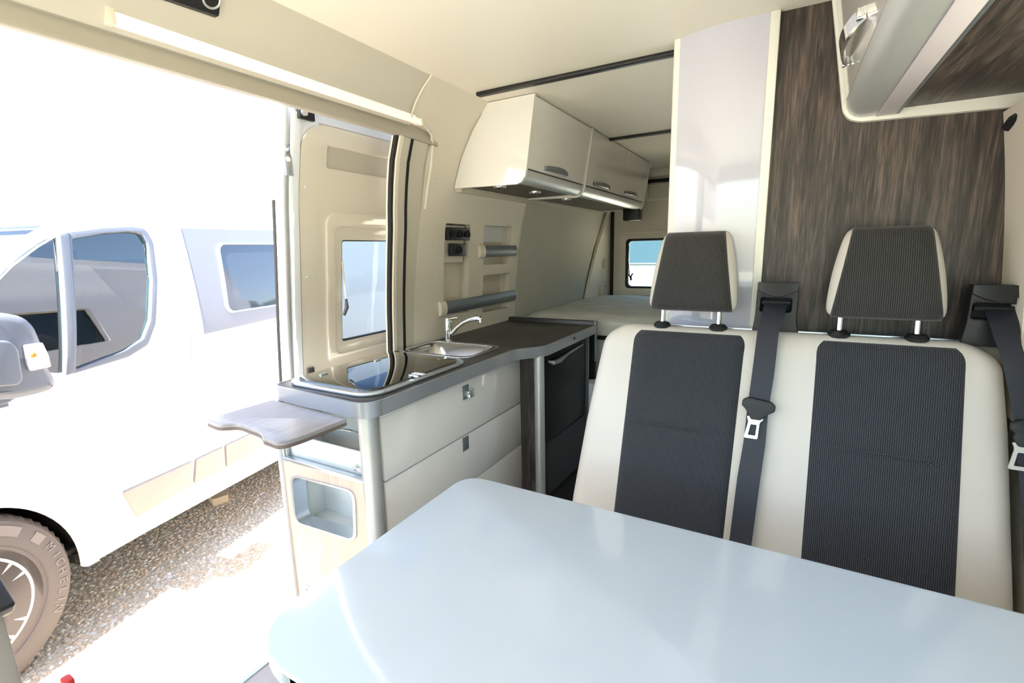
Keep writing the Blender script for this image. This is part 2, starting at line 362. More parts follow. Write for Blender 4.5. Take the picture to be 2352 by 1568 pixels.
# bowed gloss sliding panel of the bathroom
def bow(t): # t 0..1 left to right
    A=np.array([-.319,1.600]);B=np.array([-.083,1.562]); p=A+(B-A)*t; return p+np.array([0,-1])*.018*math.sin(pi*t)
g=G(); rings=[]
for k in range(17):
    p=bow(k/16); rings.append([(p[0],p[1],1.058),(p[0],p[1],1.9),(p[0],p[1]+.02,1.9),(p[0],p[1]+.02,1.058)])
g.loft(rings); dpan=g.obj('door_1','slab'); st(dpan)
g=G(); rings=[]
for z in (0,1.9): rings.append([(x,y,z) for x,y in rp([(-.338,1.70),(-.338,1.600),(-.315,1.600),(-.315,1.70)],[0,.018,.004,0])])
g.loft(rings); t4=g.obj('trim_4','post'); st(t4)
wbl=box('wall_back_left',-.336,-.316,1.70,2.6,0,1.9,'post'); st(wbl)
st(box('wall_back_lower',-.33,-.06,1.60,1.62,0,1.06,'greige'))
# bed platform and mattress
bp=G().box(-1.40,-.35,2.62,3.98,0,.80).obj('bed_platform','whitein'); tag(bp,'white platform box under the rear mattress','bed base')
box('front_board',-.93,-.36,2.600,2.62,.79,.815,'black',bp)
box('step_box',-.90,-.36,2.35,2.60,0,.60,'whitein',bp,b=.01)
def mattress():
    g=G(); n=28; rings=[]
    x0,x1,y0,y1,z0,z1=-1.395,-.345,2.60,3.93,.815,.925
    v=[];f=[]
    for i in range(n+1):
        for j in range(n+1):
            x=x0+(x1-x0)*i/n; y=y0+(y1-y0)*j/n
            e=min(i,n-i,j,n-j)/3.; e=min(1,e); z=z1-.03*(1-math.sqrt(1-(1-e)**2))+.006*math.sin(x*9+y*3)*math.sin(y*7)
            v.append((x,y,z))
    for i in range(n):
        for j in range(n): a=i*(n+1)+j; f.append([a,a+1,a+n+2,a+n+1])
    g.add(v,f); bd=[i*(n+1) for i in range(n+1)]+[n*(n+1)+j for j in range(1,n+1)]+[i*(n+1)+n for i in range(n-1,-1,-1)]+[j for j in range(n-1,0,-1)]
    m=len(v); low=[(v[b][0],v[b][1],z0) for b in bd]; g.v+=low
    for k in range(len(bd)): g.f.append([bd[k],bd[(k+1)%len(bd)],m+(k+1)%len(bd),m+k])
    return g
tag(mattress().obj('mattress','matt',angle=60),'pale grey mattress across the rear of the van','mattress')
# rear wall with door, seals, pillar, window
YR=4.0
w0=P(1443,553,y=YR); w1=P(1443,657,y=YR); wx0,wz1,wz0=float(w0[0]),float(w0[2]),float(w1[2])
rw=plate('wall_rear',[[(-1.42,0),(.46,0),(.46,1.9),(-1.42,1.9)],rr(wx0,wx0+.55,wz0,wz1,.03)],FY(YR),.05,'cream'); st(rw)
plate('raised_frame',[rr(wx0-.07,wx0+.62,wz0-.075,wz1+.075,.05),rr(wx0-.02,wx0+.57,wz0-.02,wz1+.02,.03)],FY(YR,-1),.012,'creamp',rw,bev=.004)
plate('raised_frame',[rr(wx0-.045,wx0+.6,wz0-.045,wz1+.05,.04),rr(wx0-.015,wx0+.565,wz0-.015,wz1+.015,.03)],FY(YR-.01,-1),.008,'creamp',rw,bev=.003)
w2=plate('window_2',[rr(wx0-.018,wx0+.568,wz0-.02,wz1+.018,.035),rr(wx0+.008,wx0+.54,wz0,wz1-.004,.03)],FY(YR-.012,1),.03,'black',bev=.003); st(w2)
plate('pane',[rr(wx0+.004,wx0+.545,wz0-.004,wz1,.03)],FY(YR+.02),.004,'paneclear',w2)
G().tube([(wx0+.012,YR-.02,wz1-.04),(wx0+.010,YR-.03,wz1-.16),(wx0+.03,YR-.03,wz0+.07)],.004,6).tube([(wx0+.02,YR-.03,wz0+.1),(wx0+.035,YR-.04,wz0+.07),(wx0+.052,YR-.03,wz0+.11)],.008,6).tube([(wx0+.034,YR-.03,wz0+.09),(wx0+.04,YR-.03,wz0+.05)],.010,6).obj('latch','black',w2)
box('rubber_seal',-1.293,-1.272,YR-.03,YR,.85,1.62,'rubber',rw,b=.004)
box('rubber_seal',-1.02,-.35,YR-.03,YR,1.800,1.825,'rubber',rw,b=.004)
box('header_panel',-1.42,-.34,YR-.05,YR-.012,1.842,1.9,'creamp',rw,b=.006)
plate('header_recess',[rr(-1.02,-.40,1.66,1.79,.01),rr(-.995,-.42,1.685,1.775,.008)],FY(YR,-1),.012,'creamp',rw,bev=.003)
# slanted rear corner pillar
g=G(); rings=[]
for z in np.linspace(.80,1.90,14):
    b=WX(z); yb=float(np.interp(z,[.9,1.6],[3.62,3.86])); rings.append([(b+.012,yb,z),(b+.03,yb+.01,z),(-1.296,YR-.02,z),(-1.296,YR,z),(b-.02,YR,z)])
t5=g.loft(rings).obj('trim_5','cream'); st(t5)
for u,v,w_ in ((1383,607,22),(1378,668,24)):
    p=P(u,v,x=-1.33); G().box(p[0]-.01,p[0]+.030,p[1]-.005,p[1]+.005,p[2]-.035,p[2]+.035,.002).box(p[0]-.01,p[0]+.030,p[1],p[1]+.10,p[2]+.03,p[2]+.037,.002).obj('grip_recess','greige',t5)

# ------------------------------------------------------------------ own cab shell (behind the camera) so that daylight enters as in a van
g=G()
g.box(-1.41,.46,-1.02,-.98,1.78,1.93)
g.box(-1.35,.40,-2.25,-1.65,.0,.95,.03)
tag(g.obj('wall_front','black'),kind='structure')
dsh=G().loft([[(-1.3,-2.2,.95),(.35,-2.2,.95),(.35,-2.19,.96),(-1.3,-2.19,.96)],[(-1.3,-1.03,1.80),(.35,-1.03,1.80),(.35,-1.02,1.81),(-1.3,-1.02,1.81)]])
ws=dsh.obj('window_3','paneclear'); st(ws)

# =================================================================== DINETTE TABLE
T=empty('dining_table',(-.12,.65,0),'large pale glossy white table top with rounded corners in the foreground','table')
tl=rp([(-.700,.345),(.452,.345),(.452,.972),(-.700,.972)],[.13,.01,.01,.065],10)
plate('table_top',[tl],FZ(.693),.027,'tabletop',T,bev=.003)
plate('edge_band',[tl,[(a*.995-.0005,b*.993+.004) for a,b in tl]],FZ(.692),.022,'tabedge',T)
G().box(.20,.29,.60,.72,0,.69,.02).box(.05,.42,.5,.82,.66,.692,.005).obj('table_leg','satin',T)

# =================================================================== DOUBLE BENCH
B=empty('bench_seat',(-.06,1.2,0),'two-place bench with charcoal cloth panels and cream vinyl bolsters','seat')
ZT=1.068
xL=lambda z: float(np.interp(z,[.45,.53,.765,.95,1.07],[-.552,-.547,-.523,-.497,-.478]))
xR=lambda z: float(np.interp(z,[.45,.876,1.038,1.07],[.490,.455,.435,.430]))
def ring(z,ins,insb,n=64,ex=3.2):
    a=xL(z)+ins; b=xR(z)-ins; cx=(a+b)/2; hx=(b-a)/2; yf=YB(z)+insb; yb=YB(z)+.100-insb; cyy=(yf+yb)/2; hy=(yb-yf)/2; r=[]
    # rounded-rectangle section: bolster radius at the ends
    rad=min(.07,hy*.98)
    loop=rp([(cx-hx,cyy-hy),(cx+hx,cyy-hy),(cx+hx,cyy+hy),(cx-hx,cyy+hy)],[rad,rad,rad*.6,rad*.6],10)
    return [(p[0],p[1],z) for p in loop]
g=G(); rings=[]
for z in np.linspace(.30,ZT-.06,26): rings.append(ring(z,0,0))
for k in range(1,11):
    a=k/10*pi/2; rings.append(ring(ZT-.06+.06*math.sin(a),.085*(1-math.cos(a)),.045*(1-math.cos(a))))
g.loft(rings).obj('backrest','cfab',B,angle=60)
g=G(); rings=[]
for yv,ins in ((.78,.03),(.80,.008),(.84,0),(1.28,0)):
    a=-.53+ins; b=.46-ins; rings.append([(p[0],yv,p[1]) for p in rr(a,b,.32+ins,.50-ins,.04)])
g.loft(rings).obj('seat_cushion','cfab',B,angle=60)
box('seat_base',-.50,.44,.86,1.5,0,.33,'black',B,b=.01)
def insert(name,l0,l1,r0,r1,seam,ztop,mtl='dfab'):   # x = l0+l1*(z-1)
    nx,nz=18,130; v=[];f=[]
    for j in range(nz+1):
        z=.40+(ztop-.40)*j/nz
        for i in range(nx+1):
            a=l0+l1*(z-1); b=r0+r1*(z-1); s=i/nx
            if z>ztop-.03: q=(z-ztop+.03)/.03; a+=.012*q*q; b-=.012*q*q
            x=a+(b-a)*s; e=min(s,1-s)*(b-a)
            off=-.011*min(1,math.sqrt(max(e,0)/.045)) if e<.045 else -.011
            zs=seam[0]+(seam[1]-seam[0])*s; off+=(.008*math.exp(-((z-zs)/.0045)**2) if 2<i<nx-2 else 0)
            top=max(0,z-(ZT-.058)); off+=.045*(1-math.sqrt(max(0,1-(top/.06)**2)))
            tt=max(0,(z-ztop+.012)/.012); off+=.006*tt
            if i in(0,nx): off=.012+.045*(1-math.sqrt(max(0,1-(top/.06)**2)))
            v.append((x,YB(z)+off,z))
    for j in range(nz):
        for i in range(nx): a=j*(nx+1)+i; f.append([a,a+1,a+nx+2,a+nx+1])
    bk=len(v); v+=[(x,y+.02,z) for x,y,z in v]; f+=[[q+bk for q in t[::-1]] for t in f]
    bd=[i for i in range(nx+1)]+[j*(nx+1)+nx for j in range(1,nz+1)]+[nz*(nx+1)+i for i in range(nx-1,-1,-1)]+[j*(nx+1) for j in range(nz-1,0,-1)]
    for k in range(len(bd)): a,b=bd[k],bd[(k+1)%len(bd)]; f.append([a,b,b+bk,a+bk])
    o=build(name,v,f,mtl,B,angle=60); o['label']='charcoal woven backrest panel'; return o
insert('backrest_panel',-.3965,.034,-.0735,.027,(.793,.797),1.057)
insert('backrest_panel',.0712,-.004,.378,-.027,(.800,.806),1.057)
def headrest(pts,sx,slant,lab):
    # pts: x-extent at bottom/top, z bottom/top ; body leans with the backrest
    (bl,br_),(tl_,tr_),zb,zt=pts; YH=lambda z:YB(z)-.012
    hr=None
    def rings(wf,th,pw,grow=0,ex=2.2):
        out=[]
        for k in range(25):
            t=k/24; z=zb+(zt-zb)*t; a,b=wf(t); e=1.
            d=min(t,1-t)*(zt-zb); rr_=.028
            sh=0
            if d<rr_: sh=rr_-math.sqrt(max(0,rr_**2-(rr_-d)**2))
            bul=.5*th*(1+.12*math.sin(pi*t)); hy=max(.004,bul-sh+grow); cx=(a+b)/2; hx=(b-a)/2-sh*.45*pw
            ring_=[]; cyv=YH(z)+.055
            for q in range(40):
                an=2*pi*q/40; c_,s_=math.cos(an),math.sin(an)
                ring_.append((cx+hx*math.copysign(abs(c_)**(2/ex),c_),cyv+hy*math.copysign(abs(s_)**(2/ex),s_),z))
            out.append(ring_)
        return out
    def cheek(t):
        w=math.sin(pi*min(1,max(0,t*.92+.04)))**.6
        return (bl+(tl_-bl)*t-.013*w, br_+(tr_-br_)*t+.013*w)
    body=G().loft(rings(cheek,.10,1,0,2.0)).obj('headrest','cfab',B,angle=60); body['label']=lab
    cov=G().loft(rings(lambda t:(bl+(tl_-bl)*t+.004,br_+(tr_-br_)*t-.004),.104,.2,.004,5)).obj('headrest_cover','hfab',body,angle=60); cov['label']='charcoal woven headrest cover'
    for x in sx:
        zs=YB(1.08)+.035
        G().tube([(x,zs+.008,1.05),(x,zs+.02,zb+.03)],.0075,12).obj('headrest_post','chrome',body)
        G().lathe([(.0,-.004),(.023,-.004),(.025,.004),(.019,.012),(.012,.014),(0,.014)],(x,zs+.008,1.068),(0,0,1),20).obj('post_collar','black',body)
headrest(((-.352,-.118),(-.322,-.152),1.118,1.342),(-.314,-.158),0,'left headrest with cream side cheeks')
headrest(((.100,.332),(.134,.298),1.116,1.338),(.129,.285),0,'right headrest with cream side cheeks')

# =================================================================== SEAT BELTS
def belt(label,x0,x1,path,tongue,tz):
    E_=empty('seat_belt',((x0+x1)/2,1.5,1.06),label,'seat belt','three-point belts behind the bench')
    # shroud
    y0=1.478
    o=rp([(x0,1.058),(x0+.006,1.10),(x0+.008,1.198),(x1-.004,1.198),(x1-.004,1.10),(x1+.004,1.058)],[.0,.02,.014,.014,.02,0])
    cxx=(x0+x1)/2
    sl_=rr(cxx-.037,cxx+.037,1.122,1.158,.006)
    plate('shroud',[o,sl_],FY(y0),.045,'black',E_,bev=.004)
    G().box(x0+.01,x1-.01,y0+.03,1.528,1.06,1.17,.004).obj('shroud_back','blackm',E_)
    # visor
    g=G(); rings=[]
    for k in range(13):
        t=k/12; x=x0+.008+(x1-x0-.014)*t; d=.014+.016*math.sin(pi*t)
        rings.append([(x,y0+.03,1.200),(x,y0-.006,1.200),(x,y0-.012*math.sin(pi*t)-.006,1.195-d),(x,y0+.002,1.192-d)])
    g.loft(rings).obj('shroud_visor','black',E_)
    G().tube([(cxx-.034,y0+.01,1.146),(cxx+.034,y0+.01,1.146)],.006,10).obj('guide_bar','chrome' if False else 'blackm',E_)
    # webbing
    g=G(); rings=[]
    for (x,y,z,w) in path: rings.append([(x-w/2,y,z),(x+w/2,y,z),(x+w/2,y+.0018,z),(x-w/2,y+.0018,z)])
    wbk=g.loft(rings).obj('webbing','web',E_,angle=80)
    return E_
def bp_(u,v,o): p=PB(u,v,o); return tuple(float(a) for a in p)
def wpath(rows,first):
    out=[first]
    N=12
    for ul,ur,v,o in rows:
        a=bp_(ul,v,o); b=bp_(ur,v,o); out.append(((a[0]+b[0])/2,(a[1]+b[1])/2,(a[2]+b[2])/2,(b[0]-a[0])))
    return out
p1=wpath([(1739,1789,765,-.018),(1727,1778,860,-.022),(1716,1765,940,-.022),(1707,1758,1020,-.022),(1693,1746,1100,-.022),(1676,1728,1235,-.022),(1660,1715,1330,-.022)],(-.018,1.484,1.146,.056))
E1=belt('black seat belt at the middle of the bench with its metal tongue showing',-.073,.037,p1,None,None)
p2=wpath([(2288,2347,790,-.018),(2304,2362,840,-.02),(2322,2378,930,-.02),(2334,2390,1030,-.02),(2345,2400,1150,-.02),(2352,2410,1300,-.02)],(.428,1.484,1.146,.056))
E2=belt('black seat belt at the right edge beside the window, tongue mostly out of view',.366,.468,p2,None,None)
def tongue(E_,u0,u1,v,uc,vb,vt):
    a=np.array(bp_(u0,v,-.035)); b=np.array(bp_(u1,v+4,-.035)); c=(a+b)/2; w=(b-a)
    hw=float(np.linalg.norm(w))/2; y=float(c[1])
    A=lambda dx,dz,c_:(c[0]+dx+dz*.10,YB(c[2]+dz)-.034+c_,c[2]+dz)
    o=[(-hw,.014),(-hw+.012,.022),(hw-.012,.016),(hw,.006),(hw,-.008),(hw-.014,-.018),(.022,-.020),(.012,-.034),(-.012,-.034),(-.022,-.018),(-hw+.01,-.008),(-hw,.0)]
    plate('tongue_grip',[rp(o,.004,3)],A,.010,'black',E_,bev=.003)
    q=rp([(-.022,-.026),(.018,-.030),(.010,-.040),(.012,-.082),(-.020,-.082),(-.016,-.040)],.004,4)
    h=rp([(-.010,-.046),(.005,-.046),(.006,-.074),(-.012,-.074)],.002,3)
    plate('tongue_plate',[q,h],lambda a_,b_,c_:A(a_,b_,c_+.003),.003,'chrome',E_)
tongue(E1,1703,1781,933,1735,980,960)
tongue(E2,2322,2412,990,2350,0,0)

# =================================================================== KITCHEN BLOCK
K=empty('kitchen_cabinet',(-1.2,1.35,0),'kitchen cabinet with white gloss drawers and pale wood end panel by the door','cabinet')
XF=-.985
g=G(); g.box(-1.385,-1.371,.925,1.79,0,.85).box(-1.385,XF-.02,1.775,1.79,0,.85).box(-1.37,XF-.02,.93,1.775,0,.05).box(XF-.03,XF-.02,.93,1.79,.05,.85).box(-1.37,XF-.02,1.06,1.075,.05,.85)
g.obj('carcass','whitein',K)
# end face towards the camera: open bin on top, pale wood panel with a framed cut-out
EY=.905
A0=P(650,1065,y=EY); zt_=.700
cut=[xz(P(u,v,y=EY)) for u,v in ((670,1090),(814,1128),(818,1242),(680,1198))]
cut2=[xz(P(u,v,y=EY)) for u,v in ((698,1343),(840,1386),(842,1500),(706,1450))]
pan=plate('end_panel',[[(-1.384,0.02),(-1.0,.02),(-1.0,.655),(-1.384,.655)],rp(ccw(cut),.035),rp(ccw(cut2),.035)],FY(EY),.016,'peach',K)
pan['label']='pale wood end panel with rounded cut-outs'
def shrink(l,k):
    cx=sum(p[0] for p in l)/len(l); cz=sum(p[1] for p in l)/len(l); return [(cx+(a-cx)*k,cz+(b-cz)*k) for a,b in l]
for c_ in (cut,cut2):
    lp=rp(ccw(c_),.035); plate('cutout_rim',[shrink(lp,1.035),shrink(lp,.965)],FY(EY-.004),.05,'alu',K)
g=G()
for c_ in (cut,cut2):
    xs=[p[0] for p in c_]; zs=[p[1] for p in c_]
    g.box(min(xs)-.02,max(xs)+.02,EY+.13,EY+.14,min(zs)-.03,max(zs)+.03).box(min(xs)-.02,min(xs)-.012,EY+.016,EY+.13,min(zs)-.03,max(zs)+.03).box(min(xs)-.02,max(xs)+.02,EY+.016,EY+.13,min(zs)-.03,min(zs)-.022)
g.obj('pocket_liner','whitein',K)
G().box(-1.384,-1.0,EY-.004,EY+.016,.650,.664,.003).obj('panel_cap','alu',K)
G().box(-1.372,-1.005,EY+.022,EY+.030,.655,.735,.002).obj('bin_front','whitein',K)
G().box(-1.384,-1.372,EY,EY+.02,.655,.85,.002).box(-1.371,-1.366,EY+.006,EY+.016,.655,.85,.001).obj('corner_profile','satin',K)
G().box(-1.394,-1.3835,.896,.928,0,.70,.002).obj('edge_strip','white',K)
# small latch and telescopic stay
p=P(812,1083,y=EY-.002); G().box(p[0]-.016,p[0]+.016,EY+.012,EY+.024,p[2]-.006,p[2]+.004,.002).box(p[0]-.016,p[0]-.006,EY+.008,EY+.022,p[2]+.002,p[2]+.012,.002).obj('catch','chrome',K)
# round front corner post
ptop=P(840,959,y=.925)
def column(name,x,y,r,z0,z1,m,par): return G().lathe([(0,z0),(r,z0),(r,z1),(0,z1)],(x,y,0),(0,0,1),40).obj(name,m,par)
column('corner_post',-1.003,.925,.027,0,.86,'satin',K)
# drawers
for k,(z0,z1,sq) in enumerate(((.640,.836,(1069,900)),(.445,.635,(1069,1018)),(.10,.44,None))):
    d=box('drawer',XF-.018,XF,.958,1.812,z0,z1,'gloss',K,b=.0025)
    if sq:
        p=P(*sq,x=XF); o=G().box(XF-.001,XF+.003,p[1]-.019,p[1]+.019,p[2]-.026,p[2]+.026,.002).obj('latch_plate','satind',d)
        if k==0: G().box(XF,XF+.022,p[1]-.004,p[1]+.010,p[2]-.02,p[2]+.005,.002).box(XF+.018,XF+.022,p[1]+.004,p[1]+.026,p[2]-.02,p[2]+.010,.002).obj('latch_button','chrome',d)
G().box(XF-.012,XF+.004,.955,1.812,.838,.852,.002).obj('top_rail','gloss',K)
# dark wood return and second post before the fridge
box('wood_return',XF,-.905,1.795,1.812,0,.86,'wood',K)
column('rear_post',-.893,1.800,.022,0,.86,'satin',K)
# worktop
Wt=empty('worktop',(-1.15,1.7,.855),'dark speckled worktop with a grey metal edge running over drawers and fridge','worktop')
wo_=[(-1.395,.905),(-.958,.885),(-.955,1.70),(-.868,1.80),(-.868,2.44),(-1.400,2.44)]
wr_=[.05,.065,.05,.05,.01,.0]
ol=rp(wo_,wr_,8); 
hob_in=rr(-1.335,-1.005,.955,1.385,.03); sk=rr(-1.375,-1.035,1.475,1.70,.05)
plate('worktop_slab',[ol,sk],FZ(.862),.038,'darktop',Wt,bev=.002)
def offl(l,k):
    out=[];N=len(l)
    for i in range(N):
        p=Vector(l[i]);a=(p-Vector(l[i-1]));b=(Vector(l[(i+1)%N])-p)
        a=a.normalized() if a.length>1e-6 else b.normalized(); b=b.normalized() if b.length>1e-6 else a
        n_=(Vector((a.y,-a.x))+Vector((b.y,-b.x))).normalized(); out.append(tuple(p+n_*k))
    return out
plate('edge_band',[offl(ol,.003),offl(ol,-.003)],FZ(.855),.046,'wedge',Wt)
G().box(-1.400,-.872,2.425,2.46,.855,.920,.003).obj('rear_upstand','darktop',Wt)
G().box(-.878,-.866,2.43,2.462,.70,.921,.002).obj('upstand_cap','satind',Wt)
p=P(1319,777,x=-.865); G().lathe([(0,.003),(.006,.003),(.007,0)],(-.865,p[1],p[2]),(1,0,0),12).obj('screw_cap','black',Wt)
# hob
Hb=empty('hob',(-1.17,1.17,.9),'hob under a black glass lid with polished metal rim, beside the sink','hob')
ho=rr(-1.372,-.985,.925,1.425,.07,8)
plate('hob_rim',[ho],FZ(.900),.012,'alu',Hb,bev=.004)
hg=rr(-1.352,-1.005,.947,1.404,.055,8)
plate('glass_lid',[hg],FZ(.911),.006,'hob',Hb,bev=.0015)
for u,v in ((745,858),(868,826)):
    p=P(u,v,z=.918); G().tube([(p[0],p[1]-.012,.9175),(p[0],p[1]+.012,.9175)],.003,8).lathe([(0,.002),(.006,.002),(.006,-.002),(0,-.002)],(p[0],p[1]-.012,.918),(0,0,1),10).obj('lid_buffer','satin',Hb)
p=P(961,858,z=.918); G().box(p[0]-.022,p[0]+.022,p[1]-.010,p[1]+.010,.917,.9184).obj('sticker','sticker',Hb)
p=P(953,864,z=.918); G().box(p[0]-.02,p[0]+.02,p[1]-.008,p[1]-.003,.917,.924,.002).obj('lid_catch','chrome',Hb)
# sink
Sk=empty('sink',(-1.2,1.59,.9),'stainless steel sink bowl set flush in the dark worktop','sink')
so_=rr(-1.395,-1.020,1.455,1.722,.05,8)
plate('sink_rim',[so_,rr(-1.372,-1.040,1.478,1.700,.045,8)],FZ(.899),.007,'steel',Sk,bev=.002)
g=G(); rings=[]
for dz,ins,rad in ((.902,0,.045),(.893,.010,.05),(.86,.022,.06),(.82,.035,.06),(.80,.055,.05)):
    rings.append([(a,b,dz) for a,b in rr(-1.372+ins,-1.040-ins,1.478+ins,1.700-ins,min(rad,.06),8)])
g2=G(); n_=len(rings[0]); g2.loft(rings,cap=False); g2.f.append([4*n_+k for k in range(n_)]); 
g2.obj('bowl','steel',Sk)
G().lathe([(0,.003),(.03,.003),(.032,0)],(-1.27,1.59,.801),(0,0,1),24).obj('drain','chrome',Sk)
# tap
fp=P(1030,784,z=.9); fx,fy=float(max(fp[0],-1.345)),float(1.735)
fp=P(1030,783,y=fy); fx=float(fp[0])
Tp=empty('tap',(fx,fy,.9),'chrome mixer tap with a long curved spout behind the sink','tap')
G().lathe([(0,0),(.018,0),(.018,.006),(.015,.01),(.015,.05),(.0165,.052),(.0165,.105),(.014,.110),(0,.110)],(fx,fy,.898),(0,0,1),28).obj('tap_body','chrome',Tp)
G().tube([(fx,fy,1.0),(fx+.03,fy+.012,1.008),(fx+.045,fy+.018,1.008)],[.008,.005,.005],10).obj('lever','chrome',Tp)
def tp(u,v,q): # a point of the spout plane
    return tuple(float(a) for a in PS(u,v,lambda X:(X[1]-fy)-.25*(X[0]-fx)))
pts=[tp(1030,768,0),tp(1040,763,0),tp(1050,751,0),tp(1064,740,0),tp(1080,733,0),tp(1095,730,0),tp(1103,731,0)]
G().tube(pts,[.009,.009,.009,.010,.011,.012,.012],14).tube([pts[-1],(pts[-1][0]+.001,pts[-1][1],pts[-1][2]-.018)],.008,12).obj('spout','chrome',Tp)
# folding flap in front of the worktop end
fl=[tuple(P(u,v,z=.852)[:2]) for u,v in ((472,962),(500,975),(545,972),(600,988),(605,1002),(640,1018),(690,1000),(792,962),(620,906),(595,908))]
fl=[(-1.415,.715),(-1.375,.700),(-1.335,.722),(-1.26,.748),(-1.195,.738),(-1.185,.722),(-1.165,.712),(-1.05,.676),(-1.036,.70),(-1.036,.885),(-1.405,.905),(-1.43,.90)]
FLp=[tuple(P(u,v,z=.852)[:2]) for u,v in ((472,962),(500,974),(548,971),(600,990),(604,1003),(640,1017),(690,1002),(793,962))]+[(-1.040,.884),(-1.395,.903)]
flo=empty('folding_flap',(-1.22,.8,.85),'raised folding shelf flap with a wavy edge on the cabinet end','shelf')
plate('flap_board',[rp(FLp,[.012,.02,.02,.02,.006,.03,.02,.004,.002,.01],5)],FZ(.840),.012,'flap',flo,bev=.002)
plate('flap_underside',[rp(FLp,[.012,.02,.02,.02,.006,.03,.02,.004,.002,.01],5)],FZ(.832),.0085,'flapedge',flo)
a=P(765,982,y=.86); b=P(822,992,y=EY+.03)
G().tube([tuple(a),tuple(b)],.0035,8).obj('stay_rod','chrome',flo)
p=a; G().box(p[0]-.016,p[0]+.006,p[1]-.012,p[1]+.012,p[2]-.006,.832,.003).obj('hinge_bracket','chrome',flo)
G().box(p[0]-.05,p[0]-.018,p[1]-.015,p[1]+.01,.815,.832,.004).obj('stay_end','creamp',flo)

# fridge
Fr=empty('fridge',(-1.1,2.1,0),'black compact fridge under the rear part of the worktop','fridge')
box('body',-1.36,-.90,1.83,2.40,.40,.85,'blackm',Fr)
box('fridge_door',-.905,-.885,1.835,2.33,.44,.842,'fridge',Fr,b=.004)
hz=.815; G().tube([(-.885,1.875,hz+.003),(-.862,1.88,hz-.003),(-.858,1.94,hz-.003),(-.866,2.05,hz+.004),(-.87,2.25,hz+.012),(-.885,2.27,hz+.012)],[.006,.011,.011,.006,.005,.005],10).obj('door_handle','satind',Fr)
box('side_profile',-.905,-.872,2.34,2.35,0,.855,'satind',Fr)
sp_=box('side_panel',-1.38,-.872,2.43,2.46,0,.855,'blackm',Fr)
st_=tag(G().loft([[(x,y,z) for x,y in rp([(-1.35,1.85),(-.90,1.85),(-.88,2.42),(-1.35,2.42)],[.01,.06,.01,.01])] for z in (.17,.41,.43)]).obj('wheel_box','boxgrey'),'grey carpeted box under the black fridge','box')
tag(G().loft([[(x,y,z) for x,y in rp([(-1.35,1.83),(-.875,1.83),(-.86,2.45),(-1.35,2.45)],[.01,.01,.01,.01])] for z in (.0,.165,.17)]).obj('plinth','blackm'),'dark plinth below the grey box under the fridge','plinth')
# sockets and rails on the wall
def sock(name,pts,lab,k):
    q=[yz(PW(*p)) for p in pts]; E_=empty(name,(WX(q[0][1]),q[0][0],min(a[1] for a in q)),lab,'socket')
    l=ccw(q); plate('frame',[rp(l,.006)],FW(.016),.020,'black',E_,bev=.003,cutb=ZC)
    y0=min(a[0] for a in l);y1=max(a[0] for a in l);z0=min(a[1] for a in l);z1=max(a[1] for a in l); w=(y1-y0)/k
    for i in range(k):
        zc=(z0+z1)/2; yc=y0+w*(i+.5); r=min(w,z1-z0)*.30
        G().lathe([(r,0),(r,.004),(r*.8,.004),(r*.8,-.004),(0,-.004)],(WX(zc)+.018,yc,zc),(1,0,0),20).obj('outlet','blackm',E_)
sock('wall_socket',((1024,522),(1074,524),(1074,552),(1024,552)),'black triple socket panel on the cream wall above the tap',3)
sock('wall_socket',((1031,559),(1065,560),(1065,588),(1031,588)),'smaller black single socket below the triple socket panel',1)
def rail(y0,y1,z0,z1,lab):
    E_=empty('retaining_rail',(WX(z0),(y0+y1)/2,z0),lab,'rail','grey retaining rails across the wall recesses')
    zc=(z0+z1)/2; hz_=(z1-z0)/2; xo=WX(zc)
    prof=[(xo+.002,-hz_),(xo+.012,-hz_*.9),(xo+.018,-hz_*.4),(xo+.019,0),(xo+.018,hz_*.4),(xo+.012,hz_*.9),(xo+.002,hz_)]
    g=G().loft([[(x,y,zc+d) for x,d in prof] for y in (y0,y1)]); g.obj('rail_profile','satind',E_)
    pe=[(xo+.001,-hz_*1.1),(xo+.014,-hz_),(xo+.021,-hz_*.4),(xo+.022,0),(xo+.021,hz_*.4),(xo+.014,hz_),(xo+.001,hz_*1.1)]
    G().loft([[(x,y,zc+d) for x,d in pe] for y in (y0-.045,y0-.035,y0)]).obj('end_cap','creamp',E_)
    G().loft([[(x,y,zc+d) for x,d in pe] for y in (y1,y1+.006)]).obj('end_cap','greige',E_)
rail(2.115,2.45,1.271,1.331,'short grey rail across the upper small wall recess')
rail(1.81,2.482,1.010,1.073,'long grey rail across the lower wall recesses behind the tap')

